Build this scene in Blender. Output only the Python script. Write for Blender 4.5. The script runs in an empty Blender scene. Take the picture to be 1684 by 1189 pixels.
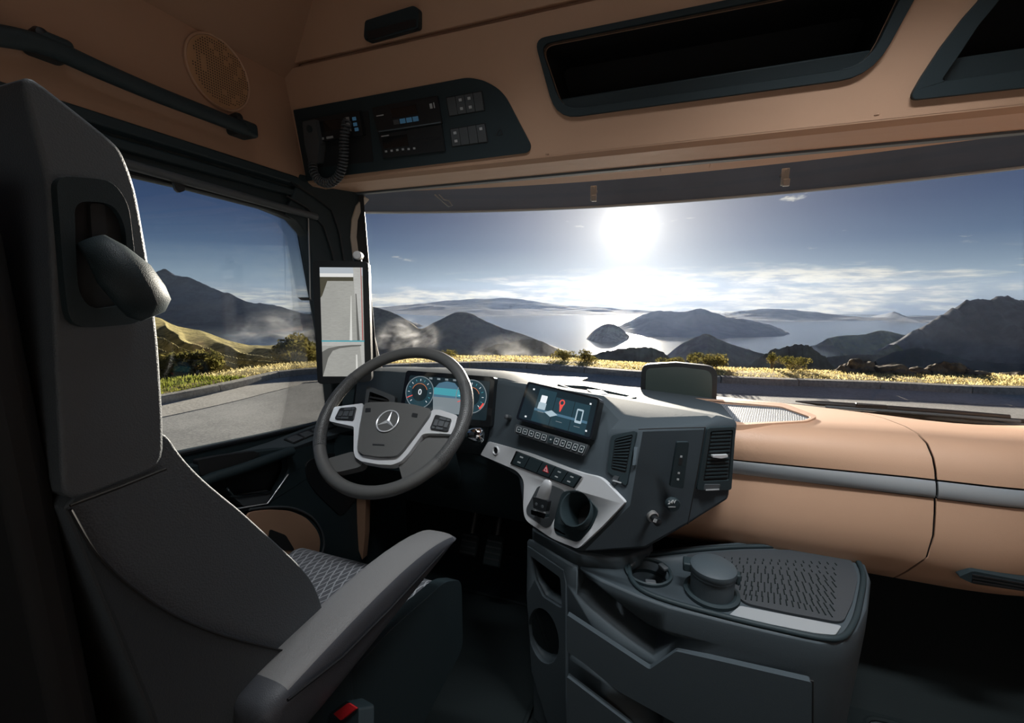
import bpy, bmesh, math, random
from mathutils import Vector as V, Matrix, noise
from mathutils.geometry import tessellate_polygon

sc = bpy.context.scene
COL = sc.collection
R = math.radians
random.seed(4)

# ------------------------------------------------------------------ camera
FPX, CX, CY = 720.0, 842.0, 594.5            # focal length and centre in pixels of the 1684x1189 frame
YAW, PITCH = R(20), R(9)
CAM = V((0.13, 0.0, 1.25))
cam = bpy.data.cameras.new('camera')
cam.sensor_width = 36
cam.lens = 36 * FPX / 1684
cam.clip_start = 0.02
cam.clip_end = 60000
camo = bpy.data.objects.new('camera', cam)
COL.objects.link(camo)
camo.location = CAM
camo.rotation_euler = (R(90) - PITCH, 0, YAW)
sc.camera = camo

# ------------------------------------------------------------------ sky and sun
SUN_DIR = V((-0.102, 1.066, 0.149)).normalized()
w = bpy.data.worlds.new('sky')
sc.world = w
w.use_nodes = True
nt = w.node_tree
nt.nodes.clear()


class N:
    """tiny node-graph helper"""
    def __init__(self, t): self.t = t
    def n(self, kind, **kw):
        x = self.t.nodes.new(kind)
        for k, v in kw.items(): setattr(x, k, v)
        return x
    def put(self, sock, v):
        if hasattr(v, 'is_output') or isinstance(v, bpy.types.NodeSocket): self.t.links.new(v, sock)
        else: sock.default_value = v
    def m(self, op, a, b=None, c=None):
        x = self.n('ShaderNodeMath', operation=op)
        self.put(x.inputs[0], a)
        if b is not None: self.put(x.inputs[1], b)
        if c is not None: self.put(x.inputs[2], c)
        return x.outputs[0]
    def ss(self, v, a, b):
        x = self.n('ShaderNodeMapRange', interpolation_type='SMOOTHSTEP')
        self.put(x.inputs['Value'], v)
        x.inputs['From Min'].default_value = a; x.inputs['From Max'].default_value = b
        return x.outputs['Result']
    def lin(self, v, a, b, c=0.0, d=1.0):
        x = self.n('ShaderNodeMapRange')
        self.put(x.inputs['Value'], v)
        x.inputs['From Min'].default_value = a; x.inputs['From Max'].default_value = b
        x.inputs['To Min'].default_value = c; x.inputs['To Max'].default_value = d
        return x.outputs['Result']
    def ramp(self, v, stops):
        x = self.n('ShaderNodeValToRGB')
        e = x.color_ramp.elements
        while len(e) < len(stops): e.new(0.5)
        for el, (p, c) in zip(e, stops): el.position = p; el.color = (*c, 1)
        self.put(x.inputs[0], v)
        return x.outputs[0]
    def mix(self, f, a, b, mode='MIX'):
        x = self.n('ShaderNodeMix', data_type='RGBA', blend_type=mode)
        self.put(x.inputs[0], f)
        for s, v in ((x.inputs[6], a), (x.inputs[7], b)):
            if isinstance(v, tuple) and len(v) == 3: v = (*v, 1)
            self.put(s, v)
        return x.outputs[2]
    def noise(self, vec, scale, detail=6, rough=0.55, dist=0.0):
        x = self.n('ShaderNodeTexNoise')
        self.put(x.inputs['Vector'], vec)
        x.inputs['Scale'].default_value = scale; x.inputs['Detail'].default_value = detail
        x.inputs['Roughness'].default_value = rough; x.inputs['Distortion'].default_value = dist
        return x.outputs[0]
    def vec(self, x, y, z):
        c = self.n('ShaderNodeCombineXYZ')
        for s, v in zip(c.inputs, (x, y, z)): self.put(s, v)
        return c.outputs[0]


g = N(nt)
tc = g.n('ShaderNodeTexCoord')
sep = g.n('ShaderNodeSeparateXYZ')
nt.links.new(tc.outputs['Generated'], sep.inputs[0])
dx, dy, dz = sep.outputs
elev = g.m('MULTIPLY', g.m('ARCSINE', dz), 180 / math.pi)
azim = g.m('MULTIPLY', g.m('ARCTAN2', dx, dy), 180 / math.pi)
dot = g.n('ShaderNodeVectorMath', operation='DOT_PRODUCT')
nt.links.new(tc.outputs['Generated'], dot.inputs[0])
dot.inputs[1].default_value = SUN_DIR
ang = g.m('MULTIPLY', g.m('ARCCOSINE', g.m('MINIMUM', dot.outputs['Value'], 0.99999)), 180 / math.pi)
base = g.ramp(g.lin(elev, -8, 92), [
    (0.00, (0.13, 0.17, 0.24)), (0.06, (0.17, 0.22, 0.30)), (0.08, (0.25, 0.31, 0.37)), (0.10, (0.21, 0.29, 0.37)),
    (0.134, (0.075, 0.130, 0.225)), (0.168, (0.036, 0.072, 0.160)), (0.21, (0.021, 0.044, 0.110)), (0.40, (0.030, 0.052, 0.105)), (1.0, (0.042, 0.062, 0.105))])
# aureole round the sun
gl1 = g.m('MULTIPLY', g.m('POWER', 2.718, g.m('MULTIPLY', ang, -1 / 1.3)), 2.6)
gl2 = g.m('MULTIPLY', g.m('POWER', 2.718, g.m('MULTIPLY', ang, -1 / 7.0)), 1.0)
gl3 = g.m('MULTIPLY', g.m('POWER', 2.718, g.m('MULTIPLY', ang, -1 / 16.0)), 0.20)
glow = g.m('ADD', g.m('ADD', gl1, gl2), gl3)
disc = g.m('MULTIPLY', g.m('SUBTRACT', 1.0, g.ss(ang, 0.5, 1.6)), 20.0)
glow = g.m('ADD', glow, disc)
glc = g.mix(1.0, (1.0, 0.95, 0.87), g.vec(glow, glow, glow), 'MULTIPLY')
# cloud decks: bands lying along the horizon, plus a few small puffs higher up
cv = g.vec(g.m('MULTIPLY', azim, 0.060), g.m('MULTIPLY', elev, 0.42), 3.1)
nz = g.noise(cv, 1.0, 9, 0.60, 0.25)
tilt = g.m('SUBTRACT', elev, g.m('MULTIPLY', azim, 0.035))
env = g.m('MULTIPLY', g.ss(elev, -5.0, -1.2), g.m('SUBTRACT', 1.0, g.ss(tilt, 0.9, 3.6)))
band = g.m('MULTIPLY', g.ss(g.m('ADD', nz, g.m('MULTIPLY', env, 0.10)), 0.50, 0.63), g.m('POWER', env, 0.6))
cv2 = g.vec(g.m('MULTIPLY', azim, 0.30), g.m('MULTIPLY', elev, 1.0), 8.7)
nz2 = g.noise(cv2, 0.55, 9, 0.58, 0.15)
env2 = g.m('MULTIPLY', g.ss(elev, 1.0, 3.0), g.m('SUBTRACT', 1.0, g.ss(elev, 13.0, 17.0)))
puff = g.m('MULTIPLY', g.ss(nz2, 0.66, 0.75), env2)
cl = g.m('MINIMUM', g.m('ADD', g.m('MULTIPLY', band, 0.85), g.m('MULTIPLY', puff, 0.8)), 1.0)
nz3 = g.noise(g.vec(g.m('MULTIPLY', azim, 0.25), g.m('MULTIPLY', elev, 1.6), 1.0), 1.0, 6, 0.6)
ccol = g.mix(g.ss(nz3, 0.35, 0.62), (0.30, 0.34, 0.39), (0.80, 0.75, 0.63))
sky = g.mix(cl, base, ccol)
tot = g.mix(1.0, sky, glc, 'ADD')
bg = g.n('ShaderNodeBackground')
nt.links.new(tot, bg.inputs[0])
bg.inputs[1].default_value = 1.0
wo = g.n('ShaderNodeOutputWorld')
nt.links.new(bg.outputs[0], wo.inputs[0])

sun = bpy.data.lights.new('sun', 'SUN')
sun.energy = 16.0
sun.angle = R(0.9)
sun.color = (1.0, 0.90, 0.76)
so = bpy.data.objects.new('sun', sun)
COL.objects.link(so)
so.rotation_euler = (-SUN_DIR).to_track_quat('-Z', 'Y').to_euler()

sc.view_settings.view_transform = 'Standard'
sc.view_settings.look = 'None'
sc.view_settings.exposure = 0.0
sc.view_settings.gamma = 1.0
sc.view_settings.use_curve_mapping = False
sc.cycles.use_denoising = True
sc.cycles.max_bounces = 10
sc.cycles.diffuse_bounces = 5
sc.cycles.transparent_max_bounces = 16
sc.cycles.sample_clamp_indirect = 6.0


# ------------------------------------------------------------------ measuring helpers
def ray(px, py):
    r = (px - CX) / FPX
    u = -(py - CY) / FPX
    f = math.cos(PITCH) + u * math.sin(PITCH)
    z = u * math.cos(PITCH) - math.sin(PITCH)
    return V((r * math.cos(YAW) - f * math.sin(YAW), f * math.cos(YAW) + r * math.sin(YAW), z))


def UX(px, py, x): d = ray(px, py); return CAM + d * ((x - CAM.x) / d.x)
def UY(px, py, y): d = ray(px, py); return CAM + d * ((y - CAM.y) / d.y)
def UZ(px, py, z): d = ray(px, py); return CAM + d * ((z - CAM.z) / d.z)


class PL:
    """a plane of the cab: origin o, right u, up v, n towards the room"""
    def __init__(s, o, u, v):
        s.o = V(o); s.u = V(u).normalized()
        v = V(v); s.v = (v - s.u * v.dot(s.u)).normalized()
        s.n = s.u.cross(s.v)
        if s.n.dot(CAM - s.o) < 0: s.n = -s.n
    def at(s, px, py, d=0.0):
        r = ray(px, py)
        o = s.o + s.n * d
        t = (o - CAM).dot(s.n) / r.dot(s.n)
        return CAM + r * t
    def ab(s, px, py):
        q = s.at(px, py) - s.o
        return (q.dot(s.u), q.dot(s.v))
    def p(s, a, b, d=0.0): return s.o + s.u * a + s.v * b + s.n * d
    def P(s, pts, d=0.0): return [s.at(x, y, d) for x, y in pts]


def plane3(p0, p1, p2):
    """plane through p0, p1 (its right) and p2"""
    return PL(p0, V(p1) - V(p0), V(p2) - V(p0))


def fitplane(pts):
    c = sum(pts, V()) / len(pts)
    n = V()
    for a, b in zip(pts, pts[1:] + pts[:1]): n += (a - c).cross(b - c)
    n.normalize()
    if n.dot(CAM - c) < 0: n = -n
    u = V((0, 0, 1)).cross(n)
    if u.length < 1e-4: u = V((1, 0, 0))
    u.normalize()
    return PL(c, u, n.cross(u))


def rnd(pts, r, seg=5):
    """round the corners of a closed polygon; r a number or one per corner"""
    out = []
    k = len(pts)
    for i in range(k):
        p, a, b = V(pts[i]), V(pts[i - 1]), V(pts[(i + 1) % k])
        ri = r[i] if isinstance(r, (list, tuple)) else r
        if ri <= 0: out.append(p); continue
        da, db = a - p, b - p
        s = p + da.normalized() * min(ri, da.length * 0.48)
        e = p + db.normalized() * min(ri, db.length * 0.48)
        for j in range(seg + 1):
            t = j / seg
            out.append(s * (1 - t) ** 2 + p * (2 * t * (1 - t)) + e * t * t)
    return out


def spline(pts, n=8, closed=False):
    """Catmull-Rom through points (vectors of any size)"""
    pts = [V(p) for p in pts]
    out = []
    k = len(pts)
    for i in range(k if closed else k - 1):
        if closed: a, b, c, d = pts[i - 1], pts[i], pts[(i + 1) % k], pts[(i + 2) % k]
        else: a, b, c, d = pts[max(i - 1, 0)], pts[i], pts[i + 1], pts[min(i + 2, k - 1)]
        for j in range(n):
            t = j / n
            out.append(0.5 * ((2 * b) + (c - a) * t + (2 * a - 5 * b + 4 * c - d) * t * t + (3 * b - a - 3 * c + d) * t ** 3))
    if not closed: out.append(pts[-1])
    return out


# ------------------------------------------------------------------ mesh helpers
class MB:
    def __init__(s): s.v = []; s.f = []
    def add(s, vs, fs):
        o = len(s.v)
        s.v += [V(x) for x in vs]
        s.f += [tuple(i + o for i in f) for f in fs]
        return s
    def slab(s, outer, vec, holes=()):
        """flat polygon (with holes) given thickness along vec"""
        loops = [[V(p) for p in outer]] + [[V(p) for p in h] for h in holes]
        tri = tessellate_polygon(loops)
        flat = [p for l in loops for p in l]
        k = len(flat)
        vs = flat + [p + vec for p in flat]
        fs = []
        nrm = V()
        for t in tri: nrm += (flat[t[1]] - flat[t[0]]).cross(flat[t[2]] - flat[t[0]])
        fl = nrm.dot(vec) > 0
        for t in tri:
            a, b, c = t if not fl else t[::-1]
            if (flat[b] - flat[a]).cross(flat[c] - flat[a]).dot(vec) > 0: a, b, c = c, b, a
            fs.append((a, b, c)); fs.append((c + k, b + k, a + k))
        o = 0
        for l in loops:
            m = len(l)
            for i in range(m):
                j = (i + 1) % m
                fs.append((o + i, o + j, o + j + k, o + i + k))
            o += m
        s.add(vs, fs)
        return s
    def ngon(s, outer, vec):
        """convex/simple polygon prism that keeps n-gon caps (bevels well)"""
        k = len(outer)
        vs = [V(p) for p in outer] + [V(p) + vec for p in outer]
        fs = [tuple(range(k)), tuple(range(2 * k - 1, k - 1, -1))]
        fs += [(i, i + k, (i + 1) % k + k, (i + 1) % k) for i in range(k)]
        return s.add(vs, fs)
    def box(s, c, h, ax=None):
        c = V(c)
        ax = ax or (V((1, 0, 0)), V((0, 1, 0)), V((0, 0, 1)))
        vs = [c + ax[0] * (h[0] * i) + ax[1] * (h[1] * j) + ax[2] * (h[2] * k) for i in (-1, 1) for j in (-1, 1) for k in (-1, 1)]
        return s.add(vs, [(0, 1, 3, 2), (4, 6, 7, 5), (0, 4, 5, 1), (2, 3, 7, 6), (0, 2, 6, 4), (1, 5, 7, 3)])
    def loft(s, rings, closed=True, caps=True):
        k = len(rings[0])
        vs = [p for r in rings for p in r]
        fs = []
        for i in range(len(rings) - 1):
            for j in range(k if closed else k - 1):
                a, b = i * k + j, i * k + (j + 1) % k
                fs.append((a, b, b + k, a + k))
        if caps and closed:
            fs.append(tuple(range(k - 1, -1, -1)))
            fs.append(tuple(range((len(rings) - 1) * k, len(rings) * k)))
        return s.add(vs, fs)
    def tube(s, path, r, seg=8, closed=False, flat=1.0, up=None):
        path = [V(p) for p in path]
        k = len(path)
        rings = []
        ref = V(up) if up else None
        prev = None
        for i, p in enumerate(path):
            a = path[i - 1] if (i > 0 or closed) else p
            b = path[(i + 1) % k] if (i < k - 1 or closed) else p
            t = (b - a).normalized()
            if ref is not None: q = ref
            elif prev is None: q = V((0, 0, 1)) if abs(t.z) < 0.9 else V((1, 0, 0))
            else: q = prev
            e1 = (q - t * q.dot(t)).normalized()
            prev = e1
            e2 = t.cross(e1)
            rr = r[i] if isinstance(r, (list, tuple)) else r
            rings.append([p + e1 * (rr * flat * math.cos(2 * math.pi * j / seg)) + e2 * (rr * math.sin(2 * math.pi * j / seg)) for j in range(seg)])
        if closed: rings.append(rings[0])
        return s.loft(rings, True, not closed)
    def lathe(s, o, ax, prof, seg=32, e1=None, caps=True):
        """prof: (radius, height along ax)"""
        o, ax = V(o), V(ax).normalized()
        e1 = V(e1) if e1 else (V((0, 0, 1)).cross(ax) if abs(ax.z) < 0.9 else V((1, 0, 0)))
        e1 = (e1 - ax * e1.dot(ax)).normalized()
        e2 = ax.cross(e1)
        rings = []
        for r, h in prof:
            r = max(r, 1e-5)
            rings.append([o + ax * h + (e1 * math.cos(2 * math.pi * j / seg) + e2 * math.sin(2 * math.pi * j / seg)) * r for j in range(seg)])
        return s.loft(rings, True, caps)
    def hull(s, pts):
        bm = bmesh.new()
        for p in pts: bm.verts.new(p)
        r = bmesh.ops.convex_hull(bm, input=bm.verts)
        bmesh.ops.delete(bm, geom=[x for x in r['geom_interior'] + r['geom_unused'] if isinstance(x, bmesh.types.BMVert)], context='VERTS')
        bmesh.ops.dissolve_limit(bm, angle_limit=0.02, verts=bm.verts, edges=bm.edges)
        bm.verts.index_update()
        vs = [v.co.copy() for v in bm.verts]
        fs = [tuple(v.index for v in f.verts) for f in bm.faces]
        bm.free()
        return s.add(vs, fs)
    def build(s, name, mat, parent=None, bevel=0.0, seg=2, smooth=40, sub=0, solid=0.0):
        me = bpy.data.meshes.new(name)
        c = V((0, 0, 0))
        if s.v:
            lo = V([min(p[i] for p in s.v) for i in range(3)]); hi = V([max(p[i] for p in s.v) for i in range(3)])
            c = (lo + hi) / 2
        me.from_pydata([p - c for p in s.v], [], s.f)
        bm = bmesh.new(); bm.from_mesh(me)
        bmesh.ops.remove_doubles(bm, verts=bm.verts, dist=1e-6)
        bmesh.ops.recalc_face_normals(bm, faces=bm.faces)
        bm.to_mesh(me); bm.free()
        if smooth:
            me.polygons.foreach_set('use_smooth', [True] * len(me.polygons))
            me.set_sharp_from_angle(angle=R(smooth))
        me.materials.append(M[mat] if isinstance(mat, str) else mat)
        o = bpy.data.objects.new(name, me)
        COL.objects.link(o)
        o.location = c
        if parent is not None: adopt(o, parent)
        if solid:
            md = o.modifiers.new('solid', 'SOLIDIFY'); md.thickness = solid; md.offset = 0
            bpy.context.view_layer.update()
            m2 = bpy.data.meshes.new_from_object(o.evaluated_get(bpy.context.evaluated_depsgraph_get()))
            o.modifiers.clear(); o.data = m2; bpy.data.meshes.remove(me); me = m2; me.name = name
            if smooth: me.set_sharp_from_angle(angle=R(smooth))
        if bevel:
            md = o.modifiers.new('bevel', 'BEVEL'); md.width = bevel; md.segments = seg
            md.limit_method = 'ANGLE'; md.angle_limit = R(32); md.use_clamp_overlap = True
        if sub:
            md = o.modifiers.new('sub', 'SUBSURF'); md.levels = sub; md.render_levels = sub
        return o


def cut(o, cutter):
    """carve the closed shape in cutter out of o and keep the result as plain mesh"""
    c = cutter.build('cutter', 'void')
    md = o.modifiers.new('cut', 'BOOLEAN'); md.operation = 'DIFFERENCE'; md.object = c; md.solver = 'EXACT'
    bpy.context.view_layer.update()
    dg = bpy.context.evaluated_depsgraph_get()
    me = bpy.data.meshes.new_from_object(o.evaluated_get(dg))
    o.modifiers.clear()
    old = o.data; o.data = me; me.name = old.name
    cm = c.data
    bpy.data.objects.remove(c); bpy.data.meshes.remove(cm); bpy.data.meshes.remove(old)
    return o




def adopt(o, parent):
    """parent without moving; all parents here carry translations only"""
    o.parent = parent
    q = parent; off = V((0, 0, 0))
    while q is not None: off += q.location; q = q.parent
    o.location = o.location - off


def tag(o, label, cat=None, group=None, kind=None):
    if label: o['label'] = label
    if cat: o['category'] = cat
    if group: o['group'] = group
    if kind: o['kind'] = kind
    return o


def thing(name, label, cat, loc, group=None, kind=None):
    o = bpy.data.objects.new(name, None)
    COL.objects.link(o)
    o.empty_display_size = 0.05
    o.location = V(loc)
    return tag(o, label, cat, group, kind)


def text(name, s, pl, px, py, size, mat, parent, d=0.001, depth=0.0004, rot=0.0, bold=0.0, sx=1.0):
    cu = bpy.data.curves.new(name, 'FONT')
    cu.body = s; cu.size = size; cu.align_x = 'CENTER'; cu.align_y = 'CENTER'
    cu.extrude = depth; cu.offset = bold
    t = bpy.data.objects.new(name, cu)
    COL.objects.link(t)
    dg = bpy.context.evaluated_depsgraph_get()
    me = bpy.data.meshes.new_from_object(t.evaluated_get(dg))
    bpy.data.objects.remove(t)
    bpy.data.curves.remove(cu)
    c = pl.at(px, py, d)
    cr, sr = math.cos(rot), math.sin(rot)
    u = pl.u * cr + pl.v * sr
    v = pl.v * cr - pl.u * sr
    for q in me.vertices:
        q.co = u * (q.co.x * sx) + v * q.co.y + pl.n * q.co.z
    me.materials.clear()
    me.materials.append(M[mat])
    o = bpy.data.objects.new(name, me)
    COL.objects.link(o)
    o.location = c
    if parent is not None: adopt(o, parent)
    return o


# ------------------------------------------------------------------ materials
M = {}


def mat(name, col, rough=0.5, metal=0.0, spec=0.5, bump=None, var=0.0, vscale=8.0, coat=0.0, alpha=1.0, emit=None, estr=0.0, aniso=None, sheen=0.0):
    m = bpy.data.materials.new(name)
    m.use_nodes = True
    t = m.node_tree
    b = t.nodes['Principled BSDF']
    h = N(t)
    b.inputs['Base Color'].default_value = (*col, 1)
    b.inputs['Roughness'].default_value = rough
    b.inputs['Metallic'].default_value = metal
    b.inputs['Specular IOR Level'].default_value = spec
    b.inputs['Coat Weight'].default_value = coat
    b.inputs['Sheen Weight'].default_value = sheen
    if emit:
        b.inputs['Emission Color'].default_value = (*emit, 1)
        b.inputs['Emission Strength'].default_value = estr
    co = h.n('ShaderNodeTexCoord').outputs['Object']
    if var:
        nz = h.noise(co, vscale, 5, 0.6)
        lo = tuple(c * (1 - var) for c in col); hi = tuple(min(1, c * (1 + var)) for c in col)
        t.links.new(h.mix(nz, lo, hi), b.inputs['Base Color'])
    if bump:
        kind, scale, strength = bump
        if kind == 'noise': hv = h.noise(co, scale, 4, 0.6)
        elif kind == 'brush':
            mp = h.n('ShaderNodeMapping'); mp.inputs['Scale'].default_value = aniso or (4, 4, 300)
            t.links.new(co, mp.inputs[0]); hv = h.noise(mp.outputs[0], scale, 3, 0.6)
        else:
            vo = h.n('ShaderNodeTexVoronoi'); vo.inputs['Scale'].default_value = scale
            if kind == 'dots': vo.inputs['Randomness'].default_value = 0.0
            t.links.new(co, vo.inputs['Vector'])
            hv = h.ss(vo.outputs['Distance'], 0.15, 0.4) if kind == 'dots' else vo.outputs['Distance']
            if kind == 'dots': t.links.new(h.mix(hv, tuple(c * 0.15 for c in col), col), b.inputs['Base Color'])
        bp = h.n('ShaderNodeBump'); bp.inputs['Strength'].default_value = strength; bp.inputs['Distance'].default_value = 0.002
        t.links.new(hv, bp.inputs['Height']); t.links.new(bp.outputs[0], b.inputs['Normal'])
    M[name] = m
    return m


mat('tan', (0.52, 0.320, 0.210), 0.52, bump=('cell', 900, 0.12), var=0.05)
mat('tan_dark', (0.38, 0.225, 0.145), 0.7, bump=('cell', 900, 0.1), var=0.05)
mat('tan_grille', (0.44, 0.25, 0.13), 0.6)
mat('plastic', (0.018, 0.030, 0.035), 0.55, spec=0.3, bump=('cell', 1100, 0.15))
mat('plastic_mid', (0.060, 0.068, 0.074), 0.45, bump=('cell', 1100, 0.15))
mat('plastic_soft', (0.050, 0.065, 0.075), 0.55, spec=0.3, bump=('cell', 900, 0.15))
mat('stack_soft', (0.054, 0.068, 0.078), 0.75, spec=0.08, bump=('cell', 900, 0.15))
mat('black', (0.012, 0.014, 0.016), 0.4)
mat('gloss_black', (0.010, 0.011, 0.012), 0.10, coat=0.3)
mat('void', (0.008, 0.009, 0.010), 0.8)
mat('rubber', (0.009, 0.014, 0.015), 0.8, spec=0.2, bump=('noise', 300, 0.2))
mat('mat_rubber', (0.034, 0.040, 0.046), 0.6, bump=('cell', 600, 0.15))
mat('seat_leather', (0.072, 0.085, 0.096), 0.55, bump=('cell', 700, 0.18), var=0.06)
mat('seat_side', (0.072, 0.086, 0.098), 0.65, bump=('cell', 500, 0.25), var=0.08)
mat('seat_fabric', (0.022, 0.030, 0.036), 0.85, bump=('noise', 500, 0.3), sheen=0.2)
mat('armrest_pad', (0.20, 0.20, 0.20), 0.52, bump=('cell', 800, 0.2), var=0.04)
mat('armrest_side', (0.055, 0.060, 0.070), 0.5, bump=('cell', 800, 0.15))
mat('wheel_leather', (0.085, 0.086, 0.084), 0.42, bump=('cell', 700, 0.12))
mat('wheel_grip', (0.070, 0.072, 0.072), 0.45, bump=('dots', 300, 0.9))
mat('silver', (0.74, 0.76, 0.78), 0.32, metal=0.25, bump=('brush', 3, 0.10), aniso=(6, 260, 260))
mat('satin', (0.72, 0.74, 0.76), 0.22, metal=0.35)
mat('chrome', (0.80, 0.81, 0.82), 0.08, metal=1.0)
mat('strip', (0.36, 0.39, 0.41), 0.36, metal=0.3)
mat('curtain', (0.15, 0.16, 0.18), 0.9, bump=('noise', 60, 0.3))
mat('fill_lens', (0.8, 0.8, 0.8), 0.4, emit=(0.93, 0.97, 1.0), estr=1.5)  # glowing lens of the fill lamps added under the roof
mat('bluegrey', (0.10, 0.13, 0.15), 0.45)
mat('white', (0.62, 0.63, 0.63), 0.5)
mat('print', (0.42, 0.44, 0.45), 0.6)
mat('red', (0.55, 0.02, 0.025), 0.35)
mat('red_print', (0.65, 0.05, 0.05), 0.5)
mat('pillar_pale', (0.52, 0.47, 0.40), 0.55)
mat('aluminium', (0.45, 0.45, 0.44), 0.4, metal=0.8)

mat('mirror_green', (0.045, 0.060, 0.055), 0.25)
for nm, c, s in (('em_cyan', (0.08, 0.40, 0.48), 0.8), ('em_blue', (0.10, 0.22, 0.32), 0.7), ('em_pale', (0.45, 0.58, 0.66), 0.9), ('em_white', (0.85, 0.9, 0.95), 1.0),
                 ('em_red', (0.9, 0.10, 0.08), 0.9), ('em_dark', (0.015, 0.03, 0.038), 0.6), ('em_teal', (0.026, 0.068, 0.090), 0.7), ('em_grey', (0.28, 0.33, 0.36), 0.7),
                 ('em_dim', (0.02, 0.055, 0.09), 0.8), ('em_amber', (0.8, 0.25, 0.08), 0.8),
                 ('em_sky', (0.42, 0.46, 0.50), 1.0), ('em_road', (0.34, 0.34, 0.315), 1.0), ('em_verge', (0.07, 0.065, 0.045), 1.0), ('em_trailer', (0.44, 0.44, 0.42), 1.0),
                 ('em_line', (0.66, 0.66, 0.62), 1.0), ('em_glow', (0.72, 0.72, 0.70), 1.0), ('em_shade', (0.12, 0.12, 0.11), 1.0), ('em_redline', (0.35, 0.12, 0.11), 1.0)):
    mm = mat(nm, (0.005, 0.005, 0.006), 0.12, emit=c, estr=s)
    if nm in ('em_road', 'em_verge', 'em_trailer'):
        hh = N(mm.node_tree)
        mp_n = hh.n('ShaderNodeMapping'); mp_n.inputs['Scale'].default_value = (60, 60, 420)
        mm.node_tree.links.new(hh.n('ShaderNodeTexCoord').outputs['Object'], mp_n.inputs[0])
        fz = hh.noise(mp_n.outputs[0], 1.0, 4, 0.7)
        mm.node_tree.links.new(hh.mix(fz, tuple(x * 0.72 for x in c), tuple(x * 1.25 for x in c)), mm.node_tree.nodes['Principled BSDF'].inputs['Emission Color'])


def glass(name, tint, refl):
    m = bpy.data.materials.new(name); m.use_nodes = True
    t = m.node_tree; t.nodes.clear(); h = N(t)
    tr = h.n('ShaderNodeBsdfTransparent'); tr.inputs[0].default_value = (*tint, 1)
    gl = h.n('ShaderNodeBsdfGlossy'); gl.inputs['Roughness'].default_value = 0.02
    lw = h.n('ShaderNodeFresnel'); lw.inputs[0].default_value = 1.45
    mx = h.n('ShaderNodeMixShader')
    t.links.new(h.m('MULTIPLY', lw.outputs[0], refl), mx.inputs[0])
    t.links.new(tr.outputs[0], mx.inputs[1]); t.links.new(gl.outputs[0], mx.inputs[2])
    o = h.n('ShaderNodeOutputMaterial'); t.links.new(mx.outputs[0], o.inputs[0])
    M[name] = m


glass('glass', (0.97, 0.98, 0.985), 0.6)
glass('side_glass', (0.93, 0.95, 0.96), 0.6)
glass('visor_glass', (0.10, 0.11, 0.125), 1.0)


def leafy(name, c1, c2, scale, trans):
    m = bpy.data.materials.new(name); m.use_nodes = True
    t = m.node_tree; t.nodes.clear(); h = N(t)
    co = h.n('ShaderNodeTexCoord').outputs['Object']
    cc = h.mix(h.ss(h.noise(co, scale, 4, 0.6), 0.35, 0.65), c1, c2)
    df = h.n('ShaderNodeBsdfDiffuse'); tr = h.n('ShaderNodeBsdfTranslucent')
    t.links.new(cc, df.inputs[0]); t.links.new(cc, tr.inputs[0])
    mx = h.n('ShaderNodeMixShader'); mx.inputs[0].default_value = trans
    t.links.new(df.outputs[0], mx.inputs[1]); t.links.new(tr.outputs[0], mx.inputs[2])
    o = h.n('ShaderNodeOutputMaterial'); t.links.new(mx.outputs[0], o.inputs[0])
    M[name] = m


def weave(name, c1, c2, scale, rot=0.0):
    m = mat(name, c1, 0.6)
    t = m.node_tree; h = N(t); b = t.nodes['Principled BSDF']
    co = h.n('ShaderNodeTexCoord').outputs['Object']
    mp = h.n('ShaderNodeMapping'); mp.inputs['Rotation'].default_value = (0, 0, rot)
    t.links.new(co, mp.inputs[0])
    wv = []
    for d in ('DIAGONAL', 'X'):
        x = h.n('ShaderNodeTexWave', wave_type='BANDS', bands_direction=d)
        x.inputs['Scale'].default_value = scale; x.inputs['Distortion'].default_value = 2.5
        x.inputs['Detail'].default_value = 2.0
        x.inputs['Detail Scale'].default_value = 1.0
        t.links.new(mp.outputs[0], x.inputs[0]); wv.append(x.outputs['Fac'])
    f = h.ss(h.m('MAXIMUM', wv[0], wv[1]), 0.86, 0.99)
    t.links.new(h.mix(f, c1, c2), b.inputs['Base Color'])
    bp = h.n('ShaderNodeBump'); bp.inputs['Strength'].default_value = 0.4; bp.inputs['Distance'].default_value = 0.002
    t.links.new(f, bp.inputs['Height']); t.links.new(bp.outputs[0], b.inputs['Normal'])


leafy('visor', (0.105, 0.118, 0.14), (0.12, 0.134, 0.16), 3, 0.5)
leafy('dry_grass', (0.50, 0.40, 0.16), (0.85, 0.74, 0.40), 2, 0.5)
leafy('green_grass', (0.12, 0.15, 0.025), (0.30, 0.30, 0.06), 2, 0.5)
leafy('leaf', (0.070, 0.068, 0.018), (0.24, 0.20, 0.06), 2.5, 0.5)
weave('seat_weave', (0.085, 0.09, 0.10), (0.30, 0.31, 0.33), 22, 0.5)
weave('dash_weave', (0.09, 0.10, 0.115), (0.26, 0.29, 0.32), 55, 0.2)


# ================================================================== outside
ROAD_Z = -1.35


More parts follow.
